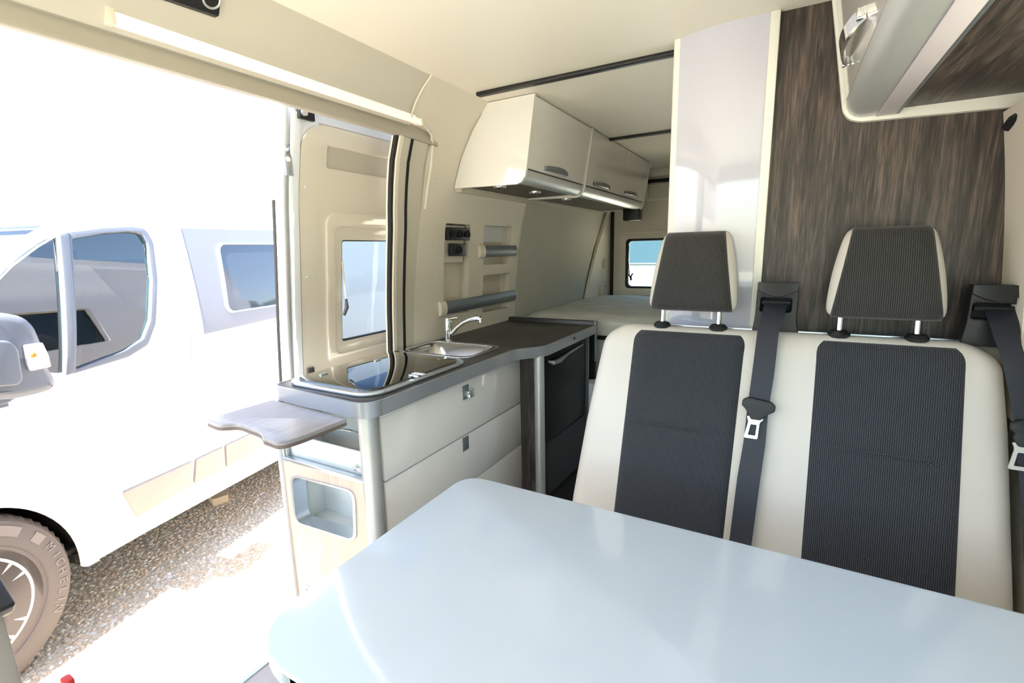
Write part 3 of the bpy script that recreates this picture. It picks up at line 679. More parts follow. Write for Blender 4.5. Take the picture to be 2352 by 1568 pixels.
# =================================================================== LEFT OVERHEAD CUPBOARD
OC=empty('overhead_cupboard',(-1.1,2.7,1.58),'long white overhead cupboard with three flap doors above the worktop','cupboard')
def endprof(grow=0):
    a=[(-1.118-.0,1.897)]+[(WX(z)+.004,z) for z in (1.85,1.8,1.75,1.7,1.65,1.6,1.575)]
    b=[(-.985,1.570-grow),(-.962,1.578-grow),(-.948+grow,1.597),(-.942+grow,1.625),(-.900+grow,1.897)]
    return a+b
for y0,y1,gr in ((1.800,1.816,.003),(2.452,2.466,.004),(3.635,3.65,.003)):
    plate('end_panel' if y0!=2.452 else 'divider',[endprof(gr)],FY(y0),y1-y0,'gloss',OC)
def bar_handle(face,ya,yb,z,sg,par,h=.013,bow=.024,m='satind'):
    rings=[]
    for k in range(13):
        t=k/12; o=bow*min(1,(math.sin(pi*t))**.55)*(.82+.18*math.sin(pi*t)); y=ya+(yb-ya)*t; hh=h*(.7+.3*math.sin(pi*t))
        rings.append([(face(z-hh)+sg*(o+.001),y,z-hh),(face(z-hh)+sg*(o+.006),y,z-hh*.8),(face(z+hh)+sg*(o+.006),y,z+hh*.8),(face(z+hh)+sg*(o+.001),y,z+hh)])
    o_=G().loft(rings).obj('handle',m,par)
    for y in (ya+.006,yb-.006): G().box(min(face(z),face(z)+sg*.014),max(face(z),face(z)+sg*.014),y-.006,y+.006,z-h*.6,z+h*.6,.001).obj('handle_foot',m,par)
    return o_
def doors(y0,y1):
    g=G(); rings=[[(-.944,y,1.628),(-.903,y,1.893),(-.917,y,1.893),(-.958,y,1.628)] for y in (y0+.002,y1-.002)]
    d=g.loft(rings).obj('flap_door','gloss',OC)
    return d
for y0,y1,hpx in ((1.816,2.452,(1256,1304,388,398)),(2.466,3.055,(1367,1401,422,431)),(3.058,3.635,(1438,1463,443,449))):
    d=doors(y0,y1)
    pa=PS(hpx[0],hpx[2],lambda X:X[0]+.93); pb=PS(hpx[1],hpx[3],lambda X:X[0]+.93)
    ya,yb=float(pa[1]),float(pb[1]); z=float((pa[2]+pb[2])/2); fxx=lambda z:-.944+.041*(z-1.628)/.265
    bar_handle(lambda z_:fxx(z_),ya,yb,z,1,d)
for y0,y1 in ((1.816,2.452),(2.466,3.635)):
    pf=[(-1.0,1.575),(-.982,1.573),(-.965,1.580),(-.952,1.598),(-.945,1.622),(-.950,1.624),(-.965,1.61),(-1.0,1.585)]
    G().loft([[(x,y,z) for x,z in pf] for y in (y0,y1)]).obj('grip_profile','satin',OC)
box('soffit',-1.285,-.985,1.816,3.635,1.582,1.590,'woody',OC)
box('rear_rail',-1.305,-1.27,1.816,3.64,1.560,1.592,'greige',OC,b=.003)
box('carcass_top',-1.10,-.92,1.816,3.635,1.885,1.896,'gloss',OC)
for i,(u,v) in enumerate(((1148,428),(1229,441),(1301,457))):
    p=P(u,v,z=1.58); s=G().lathe([(0,-.001),(.021,-.001),(.028,-.005),(.030,0),(.030,.003),(0,.003)],(p[0],p[1],1.579),(0,0,1),24).obj('spotlight','chrome')
    tag(s,['round chrome spot under the cupboard, nearest the sliding door','round chrome spot under the cupboard, between the other two','round chrome spot under the cupboard beyond the divider'][i],'spotlight','spots under the overhead cupboard')
g=G(); 
q=endprof()
bx=G(); c0=P(1436,480,y=3.66); c1=P(1472,506,y=3.66)
bx.box(float(c0[0]),float(c1[0]),3.60,3.70,float(c1[2]),1.585,.008); tag(bx.obj('loudspeaker','black'),'small black box hanging below the rear end of the overhead cupboard','speaker')

# =================================================================== RIGHT OVERHEAD LOCKER
RC=empty('overhead_locker',(.27,.7,1.61),'overhead locker at upper right with silver edge and dark wood underside','locker')
pf=lambda gr:[(.057-gr,1.897),(.098-gr,1.65),(.102-gr,1.628),(.114-gr*.7,1.612-gr*.7),(.134,1.605-gr),(.160,1.604-gr),(.498,1.594-gr),(.498,1.897)]
plate('end_panel',[rp(pf(.006),[0,0,.01,.01,.01,0,0,0])],FY(1.555),.018,'post',RC)
box('locker_back',.485,.500,-.3,1.555,1.60,1.9,'gloss',RC)
G().loft([[(.100,y,1.652),(.060,y,1.895),(.075,y,1.895),(.114,y,1.652)] for y in (.72,1.553)]).obj('flap_door','gloss',RC)
G().loft([[(.100,y,1.652),(.060,y,1.895),(.075,y,1.895),(.114,y,1.652)] for y in (-.3,.716)]).obj('flap_door','gloss',RC)
gp=[(.101,1.650),(.103,1.635),(.110,1.621),(.121,1.612),(.134,1.608),(.166,1.608),(.166,1.616),(.13,1.625),(.112,1.648)]
G().loft([[(x,y,z) for x,z in gp] for y in (-.3,1.555)]).obj('grip_profile','satin',RC)
G().box(.1665,.204,-.3,1.555,1.605,1.614,.001).obj('strip_diffuser','diff',RC)
G().box(.2045,.212,-.3,1.555,1.606,1.622,.001).obj('channel_edge','satind',RC)
box('soffit',.2125,.486,-.3,1.555,1.618,1.626,'woody',RC)
yh0,yh1=1.02,1.26; hx=.092; hzz=1.684
def RP(u,v,x): p=P(u,v,x=x); return tuple(float(a) for a in p)
e0=RP(1990,45,.09); e1=RP(1958,135,.09)
def LF(u,v,off): return tuple(float(a) for a in PS(u,v,lambda X:X[0]-(.100-.040*(X[2]-1.652)/.243)+off))
dd=[o for o in COL.objects if o.parent==RC and o.name.startswith('flap_door')][0]
a=LF(1988,44,.0); b=LF(1950,150,.0);
bar_handle(lambda z_:.100-.040*(z_-1.652)/.243,1.14,1.42,1.703,-1,dd,h=.016,bow=.022,m='chrome')

# control panel at the top left
cpl=[yz(PW(u,v,.006)) for u,v in ((500,40),(508,-40),(392,-90),(250,-45))]
CP=empty('control_panel',(-1.16,.66,1.84),'black control panel with a round ring on the lining at the top left','control panel')
plate('panel_board',[rp(ccw(cpl),.004)],FW(.012),.014,'black',CP,bev=.002,cutb=np.arange(1.7,1.9,.02))
p=PW(486,-1,.012); nrm=Vector((1,0,-.85)).normalized()
G().lathe([(.0145,0),(.0165,.003),(.0185,.003),(.020,0)],p,nrm,32).obj('ring','satin',CP)
G().lathe([(0,.001),(.0145,.001),(.0145,-.002)],p,nrm,32).obj('knob','blackm',CP)

# =================================================================== OWN SLIDING DOOR (standing open)
DX=lambda z: float(np.interp(z,[-.3,0,.83,1.03,1.2,1.34,1.5,1.64,1.8,1.95],[-1.63,-1.63,-1.594,-1.574,-1.553,-1.536,-1.518,-1.487,-1.455,-1.41]))
FD=lambda off=0,s=-1:(lambda a,b,c:(DX(b)+off+s*c,a,b))
PD=lambda u,v,o=0: PS(u,v,lambda X:X[0]-DX(X[2])-o)
def dp(l,o=0): return [yz(PD(u,v,o)) for u,v in l]
SD=empty('door_2',(-1.6,1.7,-.2),None,None); SD['kind']='structure'
ytop=1.86
win=dp([(783,550),(905,550),(903,762),(789,785)]); wy0=win[0][0]; wz1_=win[0][1]; wz0_=win[3][1]
wloop=rr(wy0,wy0+.70,wz0_,wz1_,.012)
ZD=np.arange(-.25,1.9,.05)
frame=[(1.105,-.25),(2.35,-.25),(2.35,ytop),(1.20,ytop),(1.13,ytop-.03),(1.105,ytop-.1)]
plate('door_shell',[frame,rr(wy0-.01,wy0+.71,wz0_-.01,wz1_+.01,.02)],FD(-.012),.035,'white',SD,cutb=ZD)
lin_=dp([(690,300)],0)
ly=float(PD(690,560)[1]); LP=rp([(ly,-.2),(2.3,-.2),(2.3,1.752),(ly,1.752)],[0,0,0,.11],10)
rec=rp([dp([(752,334)])[0],(2.1,dp([(752,334)])[0][1]),(2.1,dp([(752,386)])[0][1]),dp([(750,386)])[0]],.012)
plate('door_lining',[LP,rr(wy0-.05,wy0+.75,wz0_-.06,wz1_+.065,.03),ccw(rec)],FD(0),.012,'creamp',SD,cutb=ZD,bev=.002)
plate('lining_recess',[[(rec[0][0]-.03,1.58),(2.12,1.58),(2.12,1.76),(rec[0][0]-.03,1.76)]],FD(-.0115),.003,'greige',SD,cutb=ZD)
plate('window_surround',[rr(wy0-.075,wy0+.78,wz0_-.09,wz1_+.10,.05),rr(wy0-.035,wy0+.735,wz0_-.045,wz1_+.05,.03)],FD(.010),.014,'creamp',SD,cutb=ZD,bev=.004)
plate('window_frame',[rr(wy0-.036,wy0+.737,wz0_-.046,wz1_+.051,.03),rr(wy0+.002,wy0+.695,wz0_+.004,wz1_-.002,.01)],FD(.004),.022,'cream',SD,cutb=ZD,bev=.002)
plate('gasket',[rr(wy0,wy0+.70,wz0_,wz1_,.012),rr(wy0+.006,wy0+.69,wz0_+.010,wz1_-.006,.01)],FD(.0),.018,'black',SD,cutb=ZD)
plate('pane',[rr(wy0+.003,wy0+.695,wz0_+.003,wz1_-.003,.012)],FD(-.014),.004,'pane',SD,cutb=ZD)
a=PD(787,600,.02); b=PD(795,690,.02); c=PD(790,722,.025)
G().tube([tuple(a),tuple(b)],.0035,8).obj('stay_arm','satin',SD)
G().tube([PD(795,686,.02),PD(797,705,.028),PD(790,724,.026)],[.005,.008,.006],8).obj('window_catch','black',SD)
for u,v in ((701,430),(705,636)):
    p=PD(u,v,.001); G().lathe([(0,.004),(.004,.003),(.006,0)],p,(1,0,0),12).obj('rivet','sticker',SD)
# leading edge strips, striker plate and roller bracket
g=G(); rings=[]
for z in np.linspace(-.25,ytop-.06,24): rings.append([(DX(z)+x,y,z) for x,y in rr(-.034,.004,1.096,1.118,.009,4)])
g.loft(rings).obj('leading_edge','white',SD)
g=G(); rings=[]
for z in np.linspace(.80,1.49,22): rings.append([(DX(z)+x,y,z) for x,y in ((-.036,1.090),(-.027,1.090),(-.027,1.10),(-.036,1.10))])
g.loft(rings).obj('edge_seal','rubber',SD)
g=G(); rings=[]
for z in np.linspace(-.2,1.77,26): rings.append([(DX(z)+x,y,z) for x,y in ((0,1.128),(.004,1.130),(.007,1.136),(.004,ly-.006),(0,ly-.004))])
g.loft(rings).obj('frame_step','white',SD)
for v in (345,389):
    p=PD(661,v,.008); G().lathe([(0,.003),(.004,.003),(.007,.001),(.007,-.004)],p,(1,-.5,0),14).obj('bolt','satind',SD)
p=PD(661,366,.006); G().box(p[0]-.004,p[0]+.001,p[1]-.012,p[1]+.016,p[2]-.052,p[2]+.050,.001).obj('striker_plate','alu',SD)
G().lathe([(0,.003),(.007,.003),(.009,0)],(p[0]+.001,p[1],p[2]),(1,-.4,0),14).obj('striker_pin','satin',SD)
p=PD(692,258,.01); G().box(p[0]-.01,p[0]+.006,p[1]-.012,p[1]+.05,p[2]-.02,p[2]+.05,.003).obj('roller_bracket','black',SD)
G().lathe([(0,.012),(.010,.012),(.012,0),(0,0)],(p[0]+.004,p[1]+.004,p[2]-.002),(1,0,0),16).obj('roller','chrome',SD)
p=PD(714,850,.01); G().box(p[0]-.004,p[0]+.006,p[1]-.014,p[1]+.014,p[2]-.03,p[2]+.012,.004).obj('lower_catch','black',SD)

# =================================================================== GROUND
GZ=-.30
gm=bpy.data.materials.new('gravel_ground'); gm.use_nodes=True; n=gm.node_tree; b=n.nodes['Principled BSDF']; b.inputs['Roughness'].default_value=.9
tc=n.nodes.new('ShaderNodeTexCoord'); vo=n.nodes.new('ShaderNodeTexVoronoi'); vo.inputs['Scale'].default_value=60
rc=n.nodes.new('ShaderNodeValToRGB'); e=rc.color_ramp.elements; e[0].color=lin((206,192,172)); e[1].color=lin((240,232,220))
for p_,c_ in ((.3,(206,190,166)),(.55,(220,208,192)),(.75,(196,182,164))): q=e.new(p_); q.color=lin(c_)
n.links.new(tc.outputs['Object'],vo.inputs[0]); sp2=n.nodes.new('ShaderNodeSeparateColor'); n.links.new(vo.outputs['Color'],sp2.inputs[0]); n.links.new(sp2.outputs[0],rc.inputs[0]); n.links.new(rc.outputs[0],b.inputs['Base Color'])
bn=n.nodes.new('ShaderNodeBump'); bn.inputs['Strength'].default_value=.7; bn.inputs['Distance'].default_value=.01; bn.invert=True; n.links.new(vo.outputs['Distance'],bn.inputs['Height']); n.links.new(bn.outputs[0],b.inputs['Normal'])
M['gravel']=gm
pm=bpy.data.materials.new('pebbles'); pm.use_nodes=True; n=pm.node_tree; b=n.nodes['Principled BSDF']; b.inputs['Roughness'].default_value=.85
gi=n.nodes.new('ShaderNodeNewGeometry'); rc=n.nodes.new('ShaderNodeValToRGB'); e=rc.color_ramp.elements; rc.color_ramp.interpolation='CONSTANT'; e[0].color=lin((196,178,154)); e[1].color=lin((232,224,212)); e[1].position=.85
for p_,c_ in ((.25,(214,198,174)),(.45,(228,216,198)),(.6,(218,186,156)),(.7,(204,194,182))): q=e.new(p_); q.color=lin(c_)
n.links.new(gi.outputs['Random Per Island'],rc.inputs[0]); n.links.new(rc.outputs[0],b.inputs['Base Color']); M['pebble']=pm
gr=build('ground',[(-40,-30,GZ),(40,-30,GZ),(40,50,GZ),(-40,50,GZ)],[[0,1,2,3]],'gravel'); st(gr)
# pebbles lying on the ground between the vans
bmi=bmesh.new(); bmesh.ops.create_icosphere(bmi,subdivisions=1,radius=1); iv=np.array([q.co[:] for q in bmi.verts]); bmi.verts.index_update(); fi=np.array([[q.index for q in f.verts] for f in bmi.faces]); bmi.free()
NP=26000; V_=[];
px=rng.uniform(-3.9,-1.75,NP*2); py=rng.uniform(-.2,3.8,NP*2)
keep=np.ones(len(px),bool)
px=px[:NP]; py=py[:NP]
sc=rng.uniform(.004,.010,(NP,1,1))*rng.uniform(.7,1.3,(NP,1,3)); sc[:,:,2]*=.6
an=rng.uniform(0,2*pi,NP); ca,sa=np.cos(an),np.sin(an); vv=iv[None]*sc*(1+rng.uniform(-.15,.15,(NP,len(iv),1)))
xx=vv[:,:,0]*ca[:,None]-vv[:,:,1]*sa[:,None]; yy=vv[:,:,0]*sa[:,None]+vv[:,:,1]*ca[:,None]
allv=np.stack([xx+px[:,None],yy+py[:,None],vv[:,:,2]+GZ+.001],-1).reshape(-1,3); allf=(fi[None]+(np.arange(NP)*len(iv))[:,None,None]).reshape(-1,3)
me=bpy.data.meshes.new('gravel'); org=np.array([-2.8,1.8,GZ]); me.vertices.add(len(allv)); me.vertices.foreach_set('co',(allv-org).ravel())
me.loops.add(allf.size); me.loops.foreach_set('vertex_index',allf.ravel().astype(np.int32)); me.polygons.add(len(allf)); me.polygons.foreach_set('loop_start',np.arange(0,allf.size,3,dtype=np.int32)); me.update(calc_edges=True); me.materials.append(M['pebble'])
go=bpy.data.objects.new('gravel',me); go.location=org; COL.objects.link(go); tag(go,'tan and grey gravel on the ground between the two vans','gravel',kind='stuff')

# =================================================================== OTHER VAN
al=math.radians(14.286); tv=np.array([-math.sin(al),math.cos(al),0]); nv=np.array([math.cos(al),math.sin(al),0]); p0=np.array([-2.35,0,0])
NZ=lambda z: -.0 if z<.9 else -.10*((z-.9)/.6)**1.4
def V(s,z,n_): q=p0+tv*s+nv*n_; return (float(q[0]),float(q[1]),float(z))
def FV(off=0): return lambda a,b,c: V(a,b,NZ(b)+off-c)
def PV(u,v,off=0,flat=False):
    X=PS(u,v,lambda X:(X-p0)@nv-(0 if flat else NZ(X[2]))-off,.5,14); return (float((X-p0)@tv),float(X[2]))
def pv(l,off=0): return [PV(u,v,off) for u,v in l]
OV=empty('white_van',V(1.3,GZ,-.95),'white camper van parked alongside, seen through the open door','van')
WC=(.325,.055); WR_=.40
archl=[(WC[0]+WR_*math.cos(t),WC[1]+WR_*math.sin(t)) for t in np.linspace(math.radians(-5),math.radians(185),28)]
sill=.010
dwin=pv([(163,548),(240,535),(300,531),(322,535),(338,560),(348,640),(344,735),(328,778),(285,805),(172,848)])
qwin=pv([(130,541),(95,553),(45,588),(0,630),(-30,668),(-30,770),(40,850),(150,858)])
rwin=rp(pv([(497,560),(760,560),(760,680),(521,717)]),.05)
side=[(WC[0]+WR_,sill)]+archl[1:-1]+[(WC[0]-WR_,sill),(-.75,.10),(-.80,.60)]
roofp=pv([(-60,648),(0,588),(60,545),(110,517),(180,497),(260,489)]); side+=[(-.55,.80),roofp[0]]+roofp[1:]+[(1.25,1.62),(1.45,1.80),(1.8,1.93),(3.9,1.95),(3.95,1.2),(3.95,sill)]
ZV=np.arange(.92,1.95,.06)
shell=plate('body_side',[ccw(side),rp(ccw(dwin),.01),rp(ccw(qwin),.02),ccw(rwin)],FV(),.03,'white',OV,cutb=ZV)
plate('body_side',[ccw(side)],lambda a,b,c:V(a,b,-1.92-NZ(b)+c),.03,'white',OV,cutb=ZV)
# roof, nose and tail skins across the width
top=[(-.80,.60),(-.55,.80),roofp[0]]+roofp[1:]+[(1.25,1.62),(1.45,1.80),(1.8,1.93),(3.9,1.95),(3.95,1.2),(3.95,sill)]
def strip(name,pts,m,t=.015):
    v=[];f=[]
    for (s,z) in pts: v+= [V(s,z,NZ(z)-.002),V(s,z,-1.92-NZ(z)+.002),V(s,z-t,NZ(z)-.002),V(s,z-t,-1.92-NZ(z)+.002)]
    for i in range(len(pts)-1):
        a=i*4; f+=[[a,a+1,a+5,a+4],[a+2,a+3,a+7,a+6],[a,a+2,a+6,a+4],[a+1,a+3,a+7,a+5]]
    return build(name,v,f,m,OV)
strip('bonnet',top[:2],'white'); strip('windscreen',[top[1]]+roofp[:4],'paneclear'); strip('roof',roofp[3:]+top[len(roofp)+2:],'white'); strip('nose',[(-.75,.10),(-.80,.60)],'white')
bl=[(a+.03,b-.03) for a,b in ([top[1]]+roofp[:4])]; strip('added_sun_blind',bl,'white',.01)  # opaque blind added behind the windscreen to stop sun crossing the cab
# underbody and wheel liner
G().add([V(s,.02,n_) for s,n_ in ((.72,-.05),(3.9,-.05),(3.9,-1.87),(.72,-1.87))]+[V(s,.06,n_) for s,n_ in ((.72,-.05),(3.9,-.05),(3.9,-1.87),(.72,-1.87))],[[0,1,2,3],[4,5,6,7],[0,1,5,4],[1,2,6,5],[2,3,7,6],[3,0,4,7]]).obj('underbody','arch',OV)
g=G(); rings=[]
for t in np.linspace(math.radians(-8),math.radians(188),26):
    r=WR_+.02; c_,s_=math.cos(t),math.sin(t)
    rings.append([V(WC[0]+r*c_,WC[1]+r*s_,-.01),V(WC[0]+r*c_,WC[1]+r*s_,-.38),V(WC[0]+(r+.01)*c_,WC[1]+(r+.01)*s_,-.38),V(WC[0]+(r+.01)*c_,WC[1]+(r+.01)*s_,-.01)])
g.loft(rings).obj('wheel_liner','arch',OV)
G().add([V(WC[0]+.43*math.cos(t),max(WC[1]+.43*math.sin(t),-.02),-.38) for t in np.linspace(0,pi,16)],[list(range(16))]).obj('inner_arch','arch',OV)
# flared lip
g=G(); rings=[]
for t in np.linspace(math.radians(-6),math.radians(186),36):
    c_,s_=math.cos(t),math.sin(t); rings.append([V(WC[0]+(WR_+d)*c_,WC[1]+(WR_+d)*s_,n_) for d,n_ in ((-.005,-.02),(-.004,.006),(.006,.016),(.050,.008),(.056,.0),(.03,-.01))])
g.loft(rings).obj('wheel_arch_lip','white',OV)
# door window trim, panes, cab interior
do=shrink(dwin,1.10); do=pv([(150,534),(240,523),(305,520),(333,526),(350,556),(360,640),(356,742),(338,792),(292,820),(160,860)])
plate('window_frame',[rp(ccw(do),.02),rp(ccw(dwin),.01)],FV(.006),.02,'mirror',OV,cutb=ZV,bev=.002)
qo=pv([(136,534),(90,545),(40,580),(0,620),(-40,668),(-40,780),(36,860),(160,868)])
plate('quarter_frame',[rp(ccw(qo),.02),rp(ccw(qwin),.02)],FV(.002),.02,'white',OV,cutb=ZV)
pb=pv([(131,538),(153,533),(167,856),(146,862)]); plate('window_pillar',[ccw(pb)],FV(.014),.03,'mirror',OV,cutb=ZV,bev=.004)
plate('pane',[rp(ccw(dwin),.01)],FV(-.012),.004,'tint',OV,cutb=ZV)
plate('pane',[rp(ccw(qwin),.01)],FV(-.012),.004,'tint',OV,cutb=ZV)
plate('pane',[ccw(rwin)],FV(.004),.008,'opaq',OV,cutb=ZV)
rwo=[(a+(.02 if a>rwin[0][0]+.3 else 0),b) for a,b in rwin]; plate('camper_window_frame',[shrink(ccw(rwin),1.03),shrink(ccw(rwin),.985)],FV(.012),.018,'alu',OV,cutb=ZV,bev=.003)
# silver film with its pale slanted edge
film=pv([(413,524),(760,533),(760,700),(466,768)]); plate('silver_panel',[ccw(film),shrink(ccw(rwin),1.02)],FV(.004),.006,'silver',OV,cutb=ZV)
fe=pv([(404,523),(413,524),(467,770),(459,768)]); plate('panel_edge',[ccw(fe)],FV(.006),.008,'alu',OV,cutb=ZV)
# door seam, handle recess, fuel flap
def seam(pts,name='door_seam'):
    g=G(); rings=[]
    q=pv(pts)
    for s,z in q: rings.append([V(s-.0015,z,NZ(z)),V(s+.0015,z,NZ(z)),V(s+.0015,z,NZ(z)+.0012),V(s-.0015,z,NZ(z)+.0012)])
    g.loft(rings).obj(name,'mould',OV)
seam([(372,560),(395,600),(420,680),(438,780),(444,880),(446,1000),(445,1052)])
hq=pv([(368,830),(410,818),(425,850),(424,880),(385,893)]); plate('door_handle',[rp(ccw(hq),.015)],FV(.008),.012,'white',OV,bev=.004)
fq=pv([(448,928),(492,914),(501,1000),(447,1016)]); plate('fuel_flap',[rp(ccw(fq),.012)],FV(.002),.004,'white',OV)
# mouldings above the sill
for q in (((279,1129),(440,1057),(437,1112),(312,1187)),((447,1054),(511,1024),(513,1077),(443,1110)),((515,1022),(760,908),(770,940),(518,1073))):
    l=pv(q); plate('side_moulding',[rp(ccw(l),.012)],FV(.014),.02,'mould',OV,bev=.005)
plate('sill_cover',[ccw(pv([(205,1292),(240,1262),(700,1010),(700,1022)]))],FV(.004),.008,'white',OV)
# cab seats and dashboard
def vbox(name,s0,s1,z0,z1,n0,n1,m,lean=0,b=.03):
    bm=bmesh.new(); bmesh.ops.create_cube(bm,size=1)
    for q in bm.verts: q.co=Vector(((s0+s1)/2+q.co.x*(s1-s0),(n0+n1)/2+q.co.y*(n1-n0),(z0+z1)/2+q.co.z*(z1-z0)))
    bmesh.ops.bevel(bm,geom=list(bm.edges),offset=b,segments=3,affect='EDGES'); bm.verts.index_update()
    v=[V(q.co.x+lean*(q.co.z-z0),q.co.z,q.co.y) for q in bm.verts]; f=[[q.index for q in fc.verts] for fc in bm.faces]; bm.free()
    return build(name,v,f,m,OV)
for nn in (-.45,-1.3):
    vbox('cab_seat_back',.92,1.03,.62,1.22,nn-.22,nn+.22,'blackm',.22); vbox('cab_headrest',1.06,1.14,1.24,1.38,nn-.12,nn+.12,'blackm',.1)
    vbox('cab_seat_cushion',.50,.98,.50,.64,nn-.23,nn+.23,'blackm')
vbox('dashboard',-.35,.12,.35,.84,-1.8,-.1,'blackm')
vbox('bulkhead',1.55,1.58,.05,1.30,-1.8,-.08,'arch',b=.005)
vbox('cab_floor',-.4,1.55,.06,.09,-1.85,-.06,'arch',b=.005)
# mirror
mo=pv([(-40,716),(20,718),(62,726),(86,748),(100,780),(112,818),(122,850),(135,872),(134,893),(100,905),(50,916),(-40,922)],.24)
MV=lambda off:(lambda a,b,c:V(a,b,off-c))
mo=[PV(u,v,.24,True) for u,v in ((-40,716),(20,718),(62,726),(86,748),(100,780),(112,818),(122,850),(135,872),(134,893),(100,905),(50,916),(-40,922))]
mi=plate('mirror_housing',[rp(ccw(mo),.02)],MV(.24),.13,'mirror',OV,bev=.03)
ml=[PV(u,v,.25,True) for u,v in ((56,792),(98,786),(112,815),(118,842),(72,852),(64,835))]
le=plate('indicator_lens',[rp(ccw(ml),.006)],MV(.252),.02,'sticker',mi,bev=.004); le['label']='white indicator lens on the mirror'
p=PV(78,815,.255,True); G().lathe([(0,.006),(.006,.005),(.009,0)],V(p[0],p[1],.253),nv,16).obj('indicator_bulb','orange',mi)
mg=[PV(u,v,.25,True) for u,v in ((-40,780),(20,782),(38,800),(50,870),(40,884),(-40,892))]
plate('mirror_cap',[rp(ccw(mg),.02)],MV(.262),.02,'mirror',mi,bev=.008)
vbox('mirror_arm',.32,.55,.80,.90,-.02,.14,'mirror',b=.02)
# wheels
def wheel(sc,z,off,lab,txt=False):
    c=V(sc,z,off); E_=None
    ax=Vector(nv); u=Vector(tv); w=Vector((0,0,1)); c=Vector(c)
    Rt,Rr,wd=.362,.215,.2
    prof=[(Rr,-.02),(Rr+.012,.0),(Rr+.05,.010),(Rr+.095,.008),(Rr+.125,-.002),(Rt-.008,-.022),(Rt,-.035),(Rt,-wd+.02),(Rt-.02,-wd),(Rr,-wd)]
    ty=G(); rings=[]; n_=120
    for r,h in prof:
        ring_=[]
        for k in range(n_):
            t=2*pi*k/n_; rr_=r
            if r>=Rt-.009 and k%2: rr_=r-.007
            ring_.append(c+ax*h+(u*math.cos(t)+w*math.sin(t))*rr_)
        rings.append(ring_)
    ty.loft(rings,closed=True); tyo=ty.obj('tyre','tyre',OV,angle=30)
    for rad in (Rt-.028,Rr+.035):
        G().lathe([(rad,.004 if rad<.3 else -.012),(rad+.004,.010 if rad<.3 else -.006),(rad+.008,.004 if rad<.3 else -.014)],c,nv,96).obj('sidewall_rib','tyre',tyo)
    # rim
    rm=G(); rm.lathe([(Rr-.002,-.03),(Rr+.004,.0),(Rr-.004,.006),(Rr-.018,.002),(Rr-.020,-.03),(Rr-.03,-.10),(Rr-.01,-.11)],c,nv,64,closed=True); rmo=rm.obj('rim','white',OV)
    G().lathe([(0,-.10),(Rr-.012,-.10),(Rr-.012,-.12),(0,-.12)],c,nv,40).obj('brake_disc','arch',rmo)
    for k in range(5):
        t0=math.radians(90+72*k+10)
        for dt in (-.16,.16):
            q0=c+(u*math.cos(t0+dt*.5)+w*math.sin(t0+dt*.5))*.045-ax*.02; q1=c+(u*math.cos(t0+dt)+w*math.sin(t0+dt))*(Rr-.012)-ax*.006
            G().tube([q0,(q0+q1)/2,q1],[.020,.014,.013],8,flat=.9).obj('spoke','white',rmo)
    G().lathe([(0,-.005),(.035,-.008),(.055,-.02),(.06,-.05),(0,-.05)],c,nv,32).obj('hub','white',rmo)
    if txt:
        rad=Rr+.092; word='MICHELIN'
        ts=[math.radians(a) for a in (22,13.5,6.5,-1,-9,-16.5,-23,-29.5)]
        dg=bpy.context.evaluated_depsgraph_get()
        for ch,tt in zip(word,ts):
            cu=bpy.data.curves.new('t','FONT'); cu.body=ch; cu.size=.042; cu.extrude=.0012; cu.align_x='CENTER'; cu.align_y='CENTER'
            ob=bpy.data.objects.new('t',cu); COL.objects.link(ob); dg=bpy.context.evaluated_depsgraph_get(); me=bpy.data.meshes.new_from_object(ob.evaluated_get(dg))
            er=u*math.cos(tt)+w*math.sin(tt); et=-(u*math.sin(tt)*-1+w*-math.cos(tt)) if False else (u*math.sin(tt)-w*math.cos(tt))
            G().add([tuple(c+er*(rad+q.co.y)+et*q.co.x+ax*(.0095+q.co.z)) for q in me.vertices],[list(f.vertices) for f in me.polygons]).obj('raised_letter','tyret',tyo)
            bpy.data.objects.remove(ob); bpy.data.curves.remove(cu); bpy.data.meshes.remove(me)
        for a0,a1 in ((48,62),(68,80),(30,38)):
            rings=[]
            for a_ in np.linspace(a0,a1,8):
                t_=math.radians(a_); er=u*math.cos(t_)+w*math.sin(t_); rings.append([c+er*(rad-.018)+ax*.0085,c+er*(rad+.018)+ax*.0055,c+er*(rad+.018)+ax*.0075,c+er*(rad-.018)+ax*.0105])
            G().loft(rings).obj('sidewall_panel','tyret',tyo)
wheel(WC[0]+.012,WC[1],-.012,'',True)
wheel(3.2,WC[1],-.045,'')
# wooden chock block under the van
bq=PS(500,1136,lambda X:X[2]-GZ-.04); tb=G()
tb.add([(bq[0]+a*math.cos(-.3)-b_*math.sin(-.3),bq[1]+a*math.sin(-.3)+b_*math.cos(-.3),z) for z in (GZ,GZ+.05) for a,b_ in ((-.25,-.045),(.07,-.045),(.07,.045),(-.25,.045))],[[0,1,2,3],[4,5,6,7],[0,1,5,4],[1,2,6,5],[2,3,7,6],[3,0,4,7]])
tag(tb.obj('timber_block','timber'),'pale wooden block on the gravel under the white van','block')
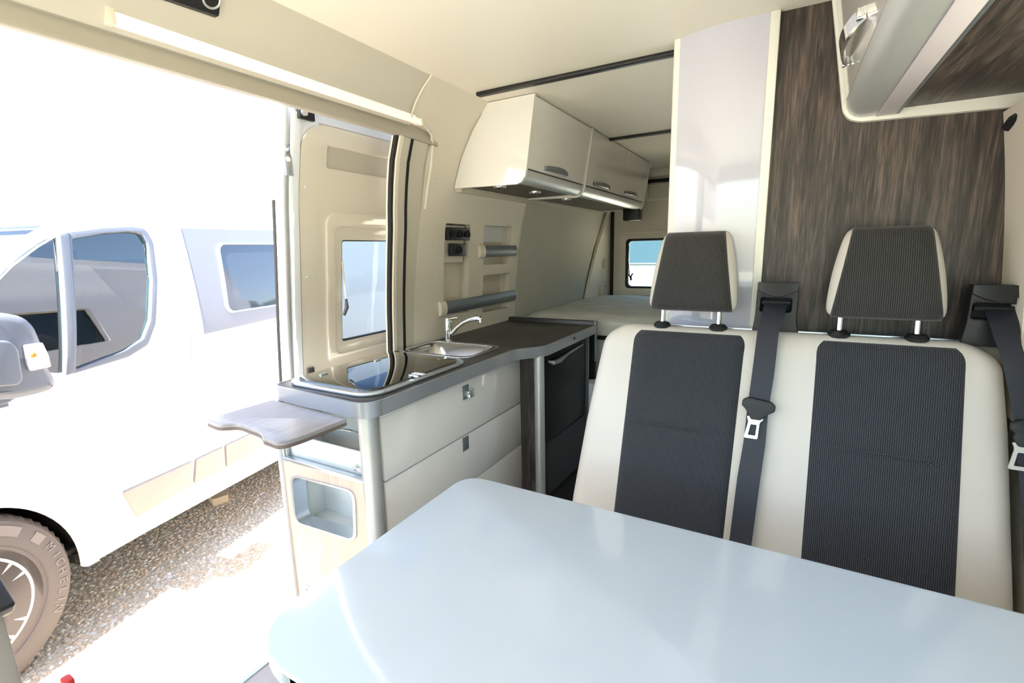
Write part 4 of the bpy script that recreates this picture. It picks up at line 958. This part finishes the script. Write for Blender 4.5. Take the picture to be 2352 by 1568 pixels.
# belt of trees on the far side of our van: it shows as the reflection in the white van's windows
V_=[];F_=[]
for k in range(150):
    x=rng.uniform(17,24); y=-30+k*.5+rng.uniform(-1,1); r0=rng.uniform(1.2,2.4); z0=GZ+rng.uniform(1.0,5.2)
    q=iv*r0*(1+rng.uniform(-.22,.22,(len(iv),1))); b0=len(V_); V_+= [(x+a[0],y+a[1],z0+a[2]) for a in q]; F_+= (fi+b0).tolist()
tr=build('tree_belt',V_,F_,'leaf'); tag(tr,'green belt of trees that shows mirrored in the windows of the white van','trees',kind='stuff')
# van behind, seen through the rear window
RV=empty('parked_vehicle',(-1.4,7.4,GZ),'white vehicle with a blue windscreen, seen through the small rear window','vehicle')
q0=P(1443,553,y=6.6); 
def rvp(u,v,y=6.6): p=P(u,v,y=y); return (float(p[0]),float(p[2]))
g=G(); prof=[(6.6,GZ+.25),(6.5,.3),(6.55,.75),(7.1,1.02),(7.9,1.85),(8.6,2.0),(11,2.0),(11,GZ+.25)]
body=G().loft([[(x,y,z) for y,z in prof] for x in (-2.6,-2.45,-.6,-.45)]); body.obj('body_shell','white',RV)
G().loft([[(x,7.09,1.07),(x,7.81,1.80),(x,7.79,1.815),(x,7.07,1.085)] for x in (-2.35,-.75)]).obj('windscreen','teal',RV)
G().loft([[(x,7.12,1.09),(x,7.80,1.77),(x,7.83,1.77),(x,7.15,1.09)] for x in (-2.3,-.8)]).obj('cab_shade','blackm',RV)
G().box(-2.4,-.65,6.48,6.56,-.05,.22,.02).obj('bumper','mould',RV)

# armrest and its upright at the lower left
ar=empty('armrest',(-1.0,.15,0),'black padded armrest on a grey upright at the lower left edge','armrest')
def ap(l,y): return [xz(P(u,v,y=y)) for u,v in l]
Y0=.22
plate('armrest_pad',[rp(ccw(ap([(-60,1290),(0,1322),(38,1385),(34,1403),(0,1422),(-60,1440)],Y0)),.008)],FY(Y0,-1),.05,'black',ar,bev=.004)
plate('upright',[ccw(ap([(-60,1415),(8,1412),(56,1580),(-60,1620)],Y0-.01))],FY(Y0-.01,-1),.03,'mould',ar,bev=.003)
rp_=P(150,1562,y=.24); tag(G().box(rp_[0]-.012,rp_[0]+.012,.235,.25,rp_[2]-.02,rp_[2]+.003,.004).obj('red_buckle','red'),'red button of a buckle at the bottom left edge','buckle')
bpy.context.view_layer.update()
